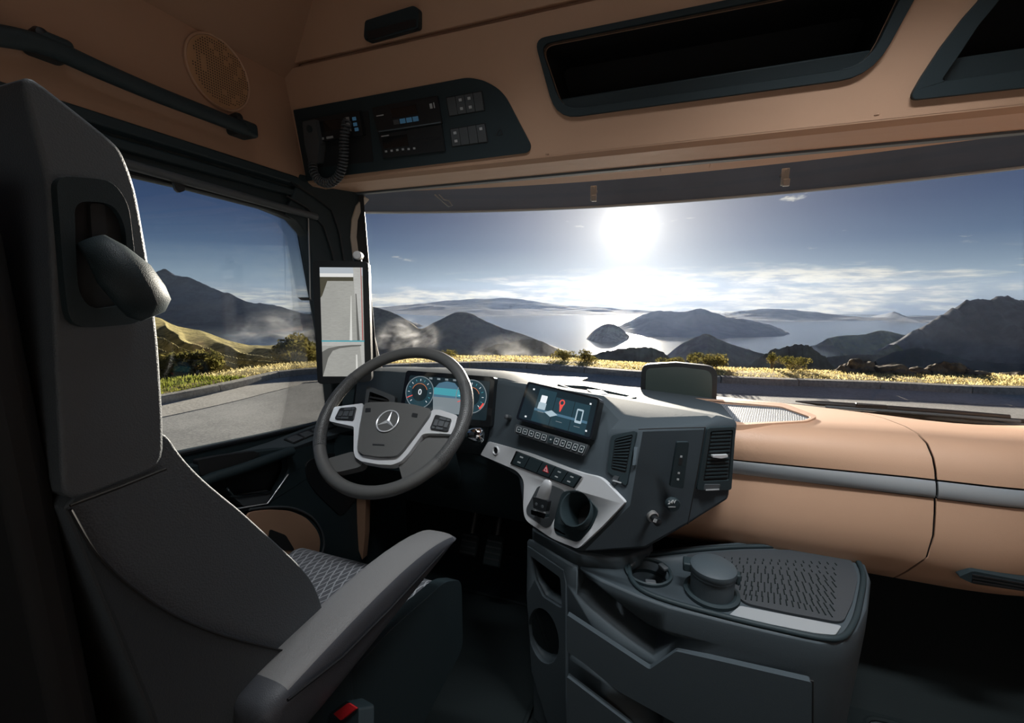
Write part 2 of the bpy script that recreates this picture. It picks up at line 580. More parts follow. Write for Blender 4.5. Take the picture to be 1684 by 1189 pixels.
def ground_mat(name, c1, c2, scale, rough=0.9, bump=0.5, scale2=None, spec=0.2):
    m = mat(name, c1, rough, spec=spec)
    t = m.node_tree; h = N(t); b = t.nodes['Principled BSDF']
    co = h.n('ShaderNodeTexCoord').outputs['Object']
    n1 = h.noise(co, scale, 8, 0.7)
    n2 = h.noise(co, scale2 or scale * 0.06, 5, 0.6)
    f = h.ss(h.m('ADD', h.m('MULTIPLY', n1, 0.6), h.m('MULTIPLY', n2, 0.4)), 0.38, 0.62)
    t.links.new(h.mix(f, c1, c2), b.inputs['Base Color'])
    bp = h.n('ShaderNodeBump'); bp.inputs['Strength'].default_value = bump; bp.inputs['Distance'].default_value = 0.03
    t.links.new(n1, bp.inputs['Height']); t.links.new(bp.outputs[0], b.inputs['Normal'])
    return m


ground_mat('asphalt', (0.36, 0.355, 0.335), (0.60, 0.585, 0.55), 30, 0.65, 0.25, 0.6)
ground_mat('kerbstone', (0.32, 0.30, 0.26), (0.52, 0.49, 0.43), 14, 0.85, 0.5)
ground_mat('gutter', (0.48, 0.45, 0.40), (0.66, 0.63, 0.57), 14, 0.85, 0.3)
ground_mat('verge_soil', (0.30, 0.23, 0.08), (0.62, 0.50, 0.20), 6, 0.95, 0.6)
ground_mat('rock_brown', (0.12, 0.09, 0.06), (0.34, 0.27, 0.19), 3, 0.9, 0.8)
ground_mat('bark', (0.06, 0.045, 0.03), (0.12, 0.09, 0.06), 12, 0.9, 0.3)
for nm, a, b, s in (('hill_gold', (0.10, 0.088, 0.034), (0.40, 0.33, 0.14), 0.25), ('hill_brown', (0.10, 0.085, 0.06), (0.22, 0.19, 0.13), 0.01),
                    ('hill_navy_shade', (0.020, 0.026, 0.042), (0.055, 0.060, 0.080), 0.006), ('hill_green', (0.06, 0.075, 0.04), (0.15, 0.17, 0.07), 0.01),  # navy tone puts the mountains' backlit shade into their base colour
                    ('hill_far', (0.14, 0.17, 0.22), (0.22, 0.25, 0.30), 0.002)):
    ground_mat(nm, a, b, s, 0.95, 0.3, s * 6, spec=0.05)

# road surface of the lay-by; kerb line measured from the photograph on the road plane
KH = 0.20                                            # kerb height above the road
_k = [UZ(x, y, ROAD_Z + KH) for x, y in ((275, 650), (400, 625), (505, 607), (806, 596), (1048, 611), (1200, 620.5), (1450, 629), (1684, 638))]
KERB = [V((-11.9, -14)), V((-11.8, -4)), V((-11.7, 2))] + [V((p.x, p.y)) for p in _k] + [V((16, 17.0)), V((30, 18.0))]
kl = spline(KERB, 10)


def off(path, d):
    """offset a plan path to its left side (away from the road)"""
    out = []
    for i, p in enumerate(path):
        t = (path[min(i + 1, len(path) - 1)] - path[max(i - 1, 0)]).normalized()
        out.append(p + V((-t.y, t.x)) * d)
    return out


inner = off(kl, -0.35)
mb = MB()
poly = [V((p.x, p.y, ROAD_Z)) for p in inner] + [V((30, -16, ROAD_Z)), V((-11.5, -16, ROAD_Z))]
mb.slab(poly, V((0, 0, -0.3)))
tag(mb.build('ground', 'asphalt', smooth=0), 'pale grey asphalt of the parking bay outside', 'road', kind='structure')
mb = MB()
mb.loft([[V((a.x, a.y, ROAD_Z + 0.004)), V((b.x, b.y, ROAD_Z + 0.012))] for a, b in zip(off(kl, -1.25), kl)], closed=False)
tag(mb.build('gutter', 'gutter', smooth=0, solid=0.02), 'darker flat gutter strip running along the kerb', 'gutter', kind='structure')

kerb = thing('kerb', 'grey stone kerb edging the parking bay outside', 'kerb', (-9, 12, ROAD_Z), kind='structure')
# kerb stones of about two metres, each its own piece
lens = [0.0]
fine = spline(KERB, 60)
for a, b in zip(fine, fine[1:]): lens.append(lens[-1] + (b - a).length)


def along(s):
    import bisect
    i = min(max(bisect.bisect_left(lens, s), 1), len(fine) - 1)
    f = (s - lens[i - 1]) / (lens[i] - lens[i - 1])
    p = fine[i - 1].lerp(fine[i], f)
    t = (fine[i] - fine[i - 1]).normalized()
    return p, V((-t.y, t.x))


s0 = 6.0
while s0 < lens[-1] - 4:
    mb = MB()
    rings = []
    for q in (0.012, 0.66, 1.32, 1.988):
        p, nn = along(s0 + q)
        prof = [(-0.04, -0.1), (-0.01, 0.18), (0.01, KH), (0.22, KH + 0.008), (0.25, 0.18), (0.25, -0.1)]
        rings.append([V((p.x + nn.x * a, p.y + nn.y * a, ROAD_Z + hh)) for a, hh in prof])
    mb.loft(rings)
    mb.build('kerb_stone', 'kerbstone', kerb, smooth=30)
    s0 += 2.0

# verge behind the kerb, then the drop into the valley
rows = []
for k, (d, dz) in enumerate(((0.22, 0.16), (0.8, 0.17), (1.4, 0.14), (2.0, 0.08), (2.6, 0.0), (3.6, -0.5), (6, -2.2), (16, -11), (40, -34))):
    rows.append([V((p.x, p.y, ROAD_Z + dz + (0.06 * noise.noise(V((p.x * 0.8, p.y * 0.8, k))) if 0 < k < 6 else 0))) for p in off(kl, d)])
mb = MB()
mb.loft(rows, closed=False)
tag(mb.build('verge_ground', 'verge_soil', smooth=60), 'dry yellow verge between the kerb and the valley', 'verge', kind='structure')

rng = random.Random(8)
vs, fs = [], []
vs2, fs2 = [], []
for i in range(30000):
    s = rng.uniform(6, lens[-1] - 2)
    p, nn = along(s)
    d = 0.26 + 2.7 * rng.random()
    q = V((p.x + nn.x * d, p.y + nn.y * d, ROAD_Z + 0.17 - 0.02 * d * d))
    gl_ = q.x < -9.0 and q.y < 9
    hgt = rng.uniform(0.03, 0.08) * (1.6 if gl_ else 1.0)
    a = rng.uniform(0, 6.283)
    wv_ = V((math.cos(a), math.sin(a), 0)) * rng.uniform(0.012, 0.03)
    ln = V((rng.uniform(-1, 1), rng.uniform(-1, 1), 0)) * 0.05
    vv, ff = (vs2, fs2) if gl_ else (vs, fs)
    o = len(vv)
    vv += [q - wv_, q + wv_, q + ln + V((0, 0, hgt))]
    ff.append((o, o + 1, o + 2))
mb = MB(); mb.v = vs; mb.f = fs
me = mb.build('grass', 'dry_grass', smooth=0)
tag(me, 'dry golden grass growing along the verge', 'grass', kind='stuff')
mb = MB(); mb.v = vs2; mb.f = fs2
tag(mb.build('grass', 'green_grass', smooth=0), 'green grass behind the kerb seen through the side window', 'grass', kind='stuff')


def bush(px, py, z, wid, hgt, label, seed, n=1700, group='bushes on the verge'):
    rg = random.Random(seed)
    b = UZ(px, py, z)
    root = thing('bush', label, 'bush', b, group)
    mbs = MB()
    blobs = []
    for k in range(9):
        a = rg.uniform(0, 6.283); rr = rg.uniform(0.0, 0.42) * wid
        c = b + V((math.cos(a) * rr, math.sin(a) * rr * 0.8, hgt * rg.uniform(0.35, 0.78)))
        blobs.append((c, wid * rg.uniform(0.16, 0.28), hgt * rg.uniform(0.16, 0.28)))
        mbs.tube([b, b.lerp(c, 0.5) + V((rg.uniform(-.1, .1) * wid, 0, 0)), c], [0.03 * hgt, 0.022 * hgt, 0.01 * hgt], 5)
    mbs.build('stem', 'bark', root)
    ml = MB()
    for i in range(n):
        c, rx, rz = rg.choice(blobs)
        dv = V((rg.gauss(0, 1), rg.gauss(0, 1), rg.gauss(0, 1))).normalized() * rg.uniform(0.55, 1.08)
        q = c + V((dv.x * rx, dv.y * rx, dv.z * rz))
        s = rg.uniform(0.025, 0.06) * (wid + hgt) * 0.5
        e1 = V((rg.gauss(0, 1), rg.gauss(0, 1), rg.gauss(0, 1))).normalized()
        e2 = e1.cross(V((rg.gauss(0, 1), rg.gauss(0, 1), rg.gauss(0, 1)))).normalized()
        o = len(ml.v)
        ml.v += [q - e1 * s, q + e2 * s * 0.45, q + e1 * s, q - e2 * s * 0.45]
        ml.f.append((o, o + 1, o + 2, o + 3))
    fo = ml.build('foliage', 'leaf', root, smooth=0)
    fo['kind'] = 'stuff'


zb = ROAD_Z + 0.0
zl = ROAD_Z - 1.0
bush(300, 655, zl, 2.6, 1.8, 'broad olive bush behind the kerb nearest the driver seat', 1, 4200)
bush(490, 618, zl, 2.6, 1.75, 'olive bush just beside the mirror screen, seen through the side window', 2, 3400)
bush(735, 592, zb, 0.8, 0.42, 'tiny bush above the top of the steering wheel rim', 5, 700)
bush(927, 599, zb, 0.9, 0.56, 'grey green bush on the verge above the central display', 6, 1100)
bush(966, 600, zb, 1.0, 0.55, 'second grey green bush above the central display', 7, 1100)
bush(1162, 610, zb, 1.3, 0.66, 'dark bush on the verge behind the framed dark panel', 8, 1400)
bush(1110, 608, zb, 1.0, 0.50, 'dark bush left of the largest verge bush behind the panel', 9, 1100)
bush(1268, 610, zb, 0.5, 0.70, 'thin upright bush on the verge before the pale hill', 10, 700)
bush(1303, 612, zb, 0.8, 0.56, 'brown dry bush beside the thin upright one', 11, 900)


def rock(px, py, z, sx, sy, sz, label, seed):
    b = UZ(px, py, z)
    bm = bmesh.new()
    bmesh.ops.create_icosphere(bm, subdivisions=4, radius=1)
    mbk = MB()
    for v in bm.verts:
        d = v.co.copy()
        k = 1 + 0.35 * noise.noise(d * 1.3 + V((seed, 0, 0))) + 0.18 * noise.noise(d * 3.1 + V((0, seed, 0))) + 0.08 * noise.noise(d * 8 + V((0, seed, 2)))
        k *= 1 - 0.18 * abs(noise.noise(d * 2.2 + V((seed, seed, 0))))
        mbk.v.append(b + V((d.x * sx * k, d.y * sy * k, max(d.z, -0.25) * sz * k)))
    mbk.f = [tuple(v.index for v in f.verts) for f in bm.faces]
    bm.free()
    o = mbk.build('rock', 'rock_brown', smooth=25)
    tag(o, label, 'rock', 'rocks on the verge')


rock(1410, 613, zb, 0.52, 0.45, 0.46, 'peaked brown rock at the end of the verge row', 1.3)
rock(1386, 614, zb, 0.30, 0.3, 0.22, 'low rock leaning on the peaked brown rock', 7.7)
rock(1462, 616, zb, 0.70, 0.5, 0.36, 'wide pale rock between the peaked rock and the low reddish one', 2.9)
rock(1510, 616, zb, 0.30, 0.3, 0.24, 'small reddish rock in the middle of the verge row', 4.1)
rock(1536, 616, zb, 0.30, 0.3, 0.32, 'upright rock beside the small reddish rock', 5.6)
rock(1566, 616, zb, 0.38, 0.35, 0.40, 'tall rounded rock near the end of the verge', 6.4)
rock(1600, 619, zb, 0.45, 0.35, 0.22, 'long low rock sloping away towards the frame edge', 9.2)
rock(1674, 620, zb, 0.40, 0.35, 0.16, 'flat rock at the very edge of the view', 3.3)

# ------------------------------------------------------------------ valley: lake, hills and mountains
LAKE_Z = -230.0
mw = mat('lake_water', (0.05, 0.07, 0.085), 0.18, spec=0.6)
_t = mw.node_tree; _h = N(_t)
_n = _h.noise(_h.n('ShaderNodeTexCoord').outputs['Object'], 0.06, 4, 0.6)
_b = _h.n('ShaderNodeBump'); _b.inputs['Strength'].default_value = 0.12; _b.inputs['Distance'].default_value = 2.0
_t.links.new(_n, _b.inputs['Height']); _t.links.new(_b.outputs[0], _t.nodes['Principled BSDF'].inputs['Normal'])
mb = MB()
mb.slab([V((-4000, 300, LAKE_Z)), V((6000, 300, LAKE_Z)), V((6000, 5600, LAKE_Z)), V((-4000, 5600, LAKE_Z))], V((0, 0, -5)))
tag(mb.build('lake', 'lake_water', smooth=0), 'pale blue lake far below in the valley', 'lake', kind='structure')


def ridge(name, label, sil, D, depth, mt, seed, rough=0.06, z0=LAKE_Z - 4, nx=150, ny=40, freq=3.0, bend=1.3, gully=0.0):
    """a mountain: crest measured at distance D, slopes falling towards and away from the cab"""
    sil = spline([V(p) for p in sil], 12)
    cols = []
    for i in range(nx + 1):
        f = i / nx * (len(sil) - 1)
        k = min(int(f), len(sil) - 2)
        p = sil[k].lerp(sil[k + 1], f - k)
        cols.append(UY(p.x, p.y, D))
    rows = []
    hm = max(c.z for c in cols) - z0
    wid = max((cols[-1] - cols[0]).length, 1)
    for j in range(-8, ny + 1):
        row = []
        if j < 0: s = j / 8
        else: s = j / ny
        for i, c in enumerate(cols):
            hgt = c.z - z0
            a = abs(s)
            dd = depth if s >= 0 else depth * 0.8
            y = c.y - dd * s * (0.35 + 0.65 * hgt / hm)
            fall = (1 - a) ** bend
            nn = noise.fractal(V((c.x / wid * freq * 4 + seed, y / depth * freq, seed)), 1.0, 2.1, 6)
            gg = 0.0
            if gully: gg = -abs(noise.noise(V((c.x / wid * 13 + seed + s * 2.2, s * 1.2, seed)))) * gully * math.sin(math.pi * min(a, 1)) * hgt
            z = z0 + hgt * fall + hm * rough * nn * math.sin(math.pi * min(a + 0.04, 1)) + gg
            z += hm * (0.050 if name == 'mountain' else 0.010) * noise.fractal(V((c.x / wid * 22 + seed, s * 8, seed)), 0.9, 2.1, 5) * (1 - a)
            row.append(V((c.x * (1 - 0.0 * s), y, z)))
        rows.append(row)
    mbr = MB()
    mbr.loft(rows, closed=False)
    tag(mbr.build(name, mt, smooth=70), label, 'mountain' if name == 'mountain' else 'hill', kind='structure')


ridge('mountain', 'dark blue mountain with a craggy peak seen through the side window',
      [(60, 560), (130, 520), (190, 480), (232, 462), (262, 446), (272, 443), (284, 448), (300, 455), (318, 459), (340, 470), (362, 480), (385, 486), (412, 499), (450, 503), (480, 512), (530, 516), (600, 512), (640, 516), (680, 532), (720, 560)],
      2600, 900, 'hill_navy_shade', 1.7, 0.10, gully=0.25)
# golden foothills: gently falling ground cut into spurs that run down towards the road
gsil = spline([V(p) for p in ((60, 470), (150, 492), (250, 520), (280, 530), (310, 540), (350, 551), (385, 561), (420, 569), (455, 566), (490, 563), (530, 567), (590, 580), (640, 592), (690, 606))], 10)
rows = []
NR, NC = 120, 240
for i in range(NR + 1):
    f = i / NR
    d = 45 * (5.2 ** f)
    row = []
    for j in range(NC + 1):
        q = j / NC * (len(gsil) - 1); k = min(int(q), len(gsil) - 2)
        p = gsil[k].lerp(gsil[k + 1], q - k)
        r = ray(p.x, p.y); hl = math.hypot(r.x, r.y)
        top = CAM.z + r.z / hl * 45 * 5.2
        r2 = ray(p.x, p.y + (650 - p.y) * (1 - f) ** 0.9)
        hl2 = math.hypot(r2.x, r2.y)
        z = CAM.z + r2.z / hl2 * d
        x, y = CAM.x + r.x / hl * d, CAM.y + r.y / hl * d
        w1 = noise.noise(V((x * 0.012, y * 0.012, 3.0))) * 1.0 + noise.noise(V((x * 0.04, y * 0.04, 7.0))) * 0.22
        s_ = j / NC * 5.0 + f * 3.6 + w1
        rd = 1 - abs(2 * (s_ % 1.0) - 1)
        amp = 5.2 * math.sin(math.pi * min(max(f, 0.02), 0.98)) ** 0.6
        z += amp * (rd ** 1.2 - 0.55) + 0.9 * noise.fractal(V((x * 0.06, y * 0.06, 1.0)), 1.0, 2.1, 5) * (1 - 0.6 * f)
        row.append(V((x, y, z)))
    rows.append(row)
rows.append([V((p.x * 1.3, p.y * 1.3, p.z - 40)) for p in rows[-1]])
mb = MB(); mb.loft(rows, closed=False)
tag(mb.build('hill', 'hill_gold', smooth=70), 'golden grassy foothills with eroded spurs outside the side window', 'hill', kind='structure')
ridge('hill', 'dark rounded hill rising behind the steering wheel',
      [(560, 512), (610, 505), (640, 512), (665, 524), (690, 540), (715, 530), (740, 517), (757, 513), (775, 516), (800, 529), (830, 541), (862, 551), (900, 566), (940, 585), (980, 600)],
      1500, 600, 'hill_brown', 5.1, 0.07, gully=0.15)
ridge('hill', 'low dark spur below the rounded hill, left of the lake glitter',
      [(700, 588), (780, 578), (820, 566), (868, 558), (890, 562), (915, 574), (945, 584), (985, 596), (1020, 606)], 620, 300, 'hill_brown', 6.3, 0.06)
ridge('hill', 'smooth hill behind the framed dark panel',
      [(930, 606), (965, 588), (1000, 576), (1040, 572), (1068, 572), (1090, 580), (1112, 594), (1135, 606)], 520, 200, 'hill_brown', 8.3, 0.05)
ridge('hill', 'small dark island in the bright lake',
      [(968, 552), (980, 541), (996, 533), (1012, 534), (1024, 542), (1034, 551)], 2300, 300, 'hill_brown', 2.3, 0.06)
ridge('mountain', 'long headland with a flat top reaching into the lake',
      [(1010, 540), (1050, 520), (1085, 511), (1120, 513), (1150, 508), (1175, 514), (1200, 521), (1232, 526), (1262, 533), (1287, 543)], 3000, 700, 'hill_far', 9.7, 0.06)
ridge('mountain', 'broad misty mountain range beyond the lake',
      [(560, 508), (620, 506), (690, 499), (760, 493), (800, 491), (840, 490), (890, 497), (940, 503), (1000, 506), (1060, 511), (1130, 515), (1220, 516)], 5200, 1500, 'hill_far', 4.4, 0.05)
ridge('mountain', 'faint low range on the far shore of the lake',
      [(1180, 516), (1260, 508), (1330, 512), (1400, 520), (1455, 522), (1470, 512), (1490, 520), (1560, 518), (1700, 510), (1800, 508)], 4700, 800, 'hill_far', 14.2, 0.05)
ridge('hill', 'dark triangular hill before the lake in the middle of the windshield',
      [(1090, 590), (1120, 566), (1148, 553), (1163, 549), (1185, 559), (1215, 570), (1255, 582), (1290, 592)], 1250, 350, 'hill_brown', 12.1, 0.05)
ridge('hill', 'pale rounded hill rising behind the thin upright bush',
      [(1225, 606), (1262, 580), (1296, 570), (1318, 567), (1332, 570), (1352, 584), (1375, 606)], 480, 160, 'hill_brown', 15.7, 0.05)
ridge('hill', 'green peninsula with lit meadows reaching into the lake',
      [(1362, 556), (1385, 552), (1420, 550), (1445, 544), (1462, 545), (1490, 551), (1530, 549), (1580, 545)], 2000, 420, 'hill_green', 18.3, 0.08)
ridge('mountain', 'large dark mountain rising at the far end of the windshield',
      [(1470, 566), (1500, 547), (1530, 530), (1556, 513), (1575, 503), (1592, 494), (1622, 492), (1648, 488), (1672, 492), (1700, 500), (1760, 520), (1850, 545)], 1700, 650, 'hill_navy_shade', 21.9, 0.07, gully=0.12)
ridge('hill', 'dark low hill in front of the large far mountain',
      [(1440, 592), (1470, 580), (1498, 573), (1525, 574), (1560, 583), (1610, 594), (1680, 598), (1760, 600)], 800, 300, 'hill_navy_shade', 25.1, 0.05)
ridge('hill', 'flat brown shore strip below the lake near the rocks',
      [(1340, 592), (1372, 586), (1420, 583), (1470, 586), (1520, 592)], 900, 150, 'hill_brown', 27.1, 0.04)

# ------------------------------------------------------------------ haze over the valley and wisps of mist: real scattering volumes
def volume_mat(name, dens, col, aniso, noisy=None):
    m = bpy.data.materials.new(name); m.use_nodes = True
    t = m.node_tree; t.nodes.clear(); h = N(t)
    vs_ = h.n('ShaderNodeVolumeScatter')
    vs_.inputs['Color'].default_value = (*col, 1)
    vs_.inputs['Anisotropy'].default_value = aniso
    vs_.inputs['Density'].default_value = dens
    if noisy:
        co = h.n('ShaderNodeTexCoord').outputs['Generated']
        sc_, lo, hi = noisy
        nn = h.ss(h.noise(co, sc_, 5, 0.65, 0.6), lo, hi)
        gr = h.n('ShaderNodeVectorMath', operation='DISTANCE')
        t.links.new(co, gr.inputs[0]); gr.inputs[1].default_value = (0.5, 0.5, 0.42)
        fall = h.m('SUBTRACT', 1.0, h.ss(gr.outputs['Value'], 0.12, 0.5))
        t.links.new(h.m('MULTIPLY', h.m('MULTIPLY', nn, fall), dens), vs_.inputs['Density'])
    o = h.n('ShaderNodeOutputMaterial')
    t.links.new(vs_.outputs[0], o.inputs['Volume'])
    M[name] = m


HAZE = True
if HAZE:
    volume_mat('haze', 0.000009, (0.50, 0.66, 1.0), 0.62)
    mb = MB()
    mb.box((500, 3300, -60), (7000, 3200, 190))
    tag(mb.build('haze', 'haze', smooth=0), 'thin haze hanging over the lake and the valley', 'haze', kind='stuff')


volume_mat('mist', 0.016, (0.97, 0.97, 0.97), 0.35, (4.0, 0.47, 0.70))
for px, py, D, hx, hy_, hz_, lab in ((668, 548, 900, 105, 60, 55, 'wisp of mist drifting up beside the mirror screen'), (846, 578, 500, 75, 40, 30, 'wisp of mist low over the verge above the instrument display'),
                                (470, 545, 330, 90, 45, 32, 'bank of mist behind the golden foothills')):
    c = UY(px, py, D)
    mb = MB(); mb.box(c, (hx, hy_, hz_))
    tag(mb.build('mist', 'mist', smooth=0), lab, 'mist', kind='stuff')


# ================================================================== cab shell
XL, XR = -1.10, 1.15
# side lining above the driver's window
mb = MB()
prof = [(-1.10, 1.635), (-1.10, 1.94), (-1.055, 1.965), (-0.93, 2.12), (-0.80, 2.28)]
mb.loft([[V((x, y, z)) for x, z in prof] for y in (-0.75, 0.0, 0.6, 1.0, 1.32, 1.56)], closed=False)
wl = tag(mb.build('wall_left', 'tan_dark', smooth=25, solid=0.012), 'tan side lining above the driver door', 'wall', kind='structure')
mb = MB(); mb.box((-1.16, 0.3, 1.1), (0.02, 1.05, 1.2))
# outer left skin below the lining, with the window opening
win3 = [V((-1.11, 0.10, 1.545))] + [UX(x, y, -1.11) for x, y in ((220, 287), (330, 313), (440, 342), (484, 360), (505, 384), (513, 430), (529, 520), (546, 635), (552, 690), (520, 698), (440, 716), (300, 746))] + [V((-1.11, 0.10, 0.85))]
outer = [V((-1.11, -0.75, 1.66)), V((-1.11, -0.75, 0.0)), V((-1.11, 1.805, 0.0)), V((-1.11, 1.805, 0.80)), V((-1.11, 1.50, 0.82)), V((-1.11, 1.42, 1.2)), V((-1.11, 1.36, 1.66))]
mb = MB(); mb.slab(outer, V((-0.05, 0, 0)), [win3])
tag(mb.build('trim_1', 'plastic', bevel=0.006), 'dark window surround of the driver door', 'trim', kind='structure')
wn = thing('window_2', 'driver side window glass', 'window', (-1.13, 0.75, 0.8), kind='structure')
mb = MB(); mb.slab([p + V((-0.028, 0, 0)) for p in win3], V((-0.004, 0, 0)))
mb.build('pane', 'side_glass', wn, smooth=0)
mb = MB(); mb.tube(win3, 0.006, 6, closed=True)
mb.build('window_seal', 'black', wn)

# dark header trims over the side window
mb = MB()
for z0_, z1_, dx_ in ((1.605, 1.642, 0.022), (1.568, 1.60, 0.014)):
    for_y = [(-0.75, 0.010), (0.6, 0.008), (1.22, 0.0), (1.30, -0.02), (1.36, -0.07), (1.40, -0.16)]
    mb.loft([[V((-1.11, y, z0_ + d)), V((-1.11 + dx_, y, z0_ + d + 0.006)), V((-1.11 + dx_, y, z1_ + d - 0.006)), V((-1.11, y, z1_ + d))] for y, d in for_y])
tag(mb.build('trim_2', 'plastic', bevel=0.003), 'two dark ribs above the driver window', 'trim', kind='structure')

# A-pillar beside the windshield
PA = plane3(UX(514, 430, -1.09), UY(590, 430, 1.49), UX(546, 635, -1.09))
pil = [(494, 286), (530, 294), (570, 304), (606, 317), (600, 322), (592, 330), (583, 350), (578, 390), (583, 430), (598, 510), (619, 605), (632, 665), (600, 700), (552, 695), (546, 635), (529, 520), (514, 430), (507, 388), (488, 362), (470, 352)]
mb = MB(); mb.slab(PA.P(pil), -PA.n * 0.05)
tag(mb.build('trim_3', 'plastic', bevel=0.006), 'dark pillar trim between side window and windshield', 'trim', kind='structure')
pale = [(600, 322), (586, 338), (579, 360), (577, 390), (582, 430), (598, 510), (619, 605), (634, 668), (646, 668), (629, 605), (607, 510), (592, 430), (587, 390), (589, 362), (596, 342), (608, 328)]
mb = MB(); mb.slab(PA.P(pale, 0.004), -PA.n * 0.06)
tag(mb.build('trim_4', 'pillar_pale', bevel=0.003), 'pale edge strip along the windshield pillar', 'trim', kind='structure')

# grooves of the pillar trim
mb = MB()
mb.tube(PA.P([(478, 300), (515, 322), (545, 345), (558, 380), (566, 430)], 0.004), 0.004, 6)
mb.tube(PA.P([(470, 322), (505, 342), (532, 372), (546, 415), (550, 432)], 0.004), 0.004, 6)
tag(mb.build('trim_5', 'black'), 'door seal lines on the dark pillar trim', 'trim', kind='structure')

# windshield and its dark printed border
def wsy(x, z): return 1.535 + 0.235 * (1 - (x / 1.10) ** 2) - 0.05 * (z - 0.85)


ws = thing('window_1', 'wide curved windshield glass', 'window', (0, 1.7, 0.85), kind='structure')
NXW = 28
mb = MB()
mb.loft([[V((x, wsy(x, z), z)) for z in (0.84, 1.05, 1.25, 1.45, 1.70)] for x in [-1.10 + 2.20 * i / NXW for i in range(NXW + 1)]], closed=False)
mb.build('pane', 'glass', ws, smooth=60)
mb = MB()
mb.loft([[V((x, wsy(x, z) - 0.004, z)) for x in (-1.10, -1.075, -1.05)] for z in (0.84, 1.0, 1.2, 1.4, 1.6, 1.70)], closed=False)
mb.build('border', 'black', ws, smooth=60, solid=0.002)

# far shell: rear wall, other side, roof and floor (all behind or beside the view)
mb = MB(); mb.box((0.0, -0.78, 1.15), (1.16, 0.02, 1.17))
tag(mb.build('wall_rear', 'curtain', smooth=0), 'grey curtained rear wall of the cab behind the bunk', 'wall', kind='structure')
mb = MB()
mb.slab([V((XR, -0.75, 0)), V((XR, 1.62, 0)), V((XR, 1.62, 2.3)), V((XR, -0.75, 2.3))], V((0.04, 0, 0)), [[V((XR, 0.25, 0.85)), V((XR, 1.30, 0.80)), V((XR, 1.36, 1.40)), V((XR, 1.25, 1.55)), V((XR, 0.25, 1.56))]])
tag(mb.build('wall_right', 'tan', smooth=0), 'passenger side wall of the cab with its window opening', 'wall', kind='structure')
wn3 = tag(MB().slab([V((XR + 0.02, 0.25, 0.85)), V((XR + 0.02, 1.30, 0.80)), V((XR + 0.02, 1.36, 1.40)), V((XR + 0.02, 1.25, 1.55)), V((XR + 0.02, 0.25, 1.56))], V((0.004, 0, 0))).build('window_3', 'side_glass', smooth=0), 'passenger side window glass', 'window', kind='structure')
mb = MB(); mb.box((0.0, 0.27, 2.31), (1.2, 1.05, 0.02))
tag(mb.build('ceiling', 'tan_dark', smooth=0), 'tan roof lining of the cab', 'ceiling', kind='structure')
# unseen fill lamps added under the roof to brighten the cab, one each side
for lx, ly, en, spd, aim, lab in ((0.50, 0.68, 10.5, 80, (0.50, 1.10, 0.65), 'flat white fill lamp added over the passenger side'), (-0.30, 0.50, 4.6, 85, (-0.40, 0.95, 0.80), 'flat white fill lamp added over the driver side')):
    rl = thing('fill_lamp', lab, 'lamp', (lx, ly, 2.29), 'added fill lamps')
    MB().box((lx, ly, 2.28), (0.30, 0.10, 0.012)).build('housing', 'white', rl, bevel=0.006)
    MB().box((lx, ly, 2.267), (0.28, 0.085, 0.003)).build('lens', 'fill_lens', rl, bevel=0.002)
    la = bpy.data.lights.new('fill_lamp_light', 'AREA')
    la.shape = 'RECTANGLE'; la.size = 0.54; la.size_y = 0.16; la.energy = en; la.spread = R(spd); la.color = (0.93, 0.97, 1.0)
    lo_ = bpy.data.objects.new('fill_lamp_light', la); COL.objects.link(lo_)
    lo_.location = (lx, ly, 2.262)
    lo_.rotation_euler = (V(aim) - V(lo_.location)).to_track_quat('-Z', 'Y').to_euler()
    adopt(lo_, rl)
mb = MB(); mb.box((0.0, 0.53, -0.02), (1.2, 1.33, 0.02))
fl = tag(mb.build('floor', 'rubber', smooth=0), 'dark rubber floor of the cab', 'floor', kind='structure')
mb = MB(); mb.box((0.0, 1.83, 0.41), (1.20, 0.02, 0.43))
tag(mb.build('wall_front', 'rubber', smooth=0), 'dark firewall behind the footwells', 'wall', kind='structure')
mb = MB()
mb.loft([[V((x, 1.60, 0.42)), V((x, 1.42, 0.20)), V((x, 1.30, 0.12)), V((x, 1.05, 0.105)), V((x, 1.05, 0.0))] for x in (0.62, 1.12)], closed=False)
tag(mb.build('foot_board', 'rubber', smooth=20, solid=0.01), 'dark sloping foot board in the passenger footwell', 'foot board')

# speaker, grab rail on the lining
PSW = PL((-1.088, 0.9, 1.8), (0, 1, 0), (0, 0, 1))
sp = thing('speaker', 'round perforated tan speaker grille in the side lining', 'speaker', PSW.at(361, 120))
e0, e1_, e2_ = PSW.at(361, 120), PSW.at(400, 152) , PSW.at(361, 66)
ctr = PSW.at(361, 120)
rad = 0.094
mb = MB(); mb.lathe(ctr - PSW.n * 0.006, PSW.n, [(rad, 0), (rad, 0.006), (rad * 0.97, 0.009), (rad * 0.94, 0.006), (rad * 0.94, 0)], 48)
mb.build('rim', 'tan', sp)
mb = MB(); mb.lathe(ctr - PSW.n * 0.006, PSW.n, [(rad * 0.93, 0), (rad * 0.93, 0.005), (0.0, 0.010)], 48)
mb.build('grille', 'tan_grille', sp)
mb = MB()
for i in range(-13, 14):
    for j in range(-13, 14):
        a, b = i * 0.0066, j * 0.0066
        if (a * a + b * b) ** .5 > rad * 0.86: continue
        if noise.noise(V((i // 2 * 0.9, j // 2 * 0.9, 2))) < -0.25: continue
        c = ctr + PSW.u * a + PSW.v * b + PSW.n * 0.0046
        rr = 0.0021
        mb.add([c + PSW.u * rr, c + PSW.v * rr, c - PSW.u * rr, c - PSW.v * rr], [(0, 1, 2, 3)])
        for q in range(4): pass
ho = mb.build('perforation', 'void', sp, smooth=0)
ho['kind'] = 'stuff'
ho.location += PSW.n * 0.0036

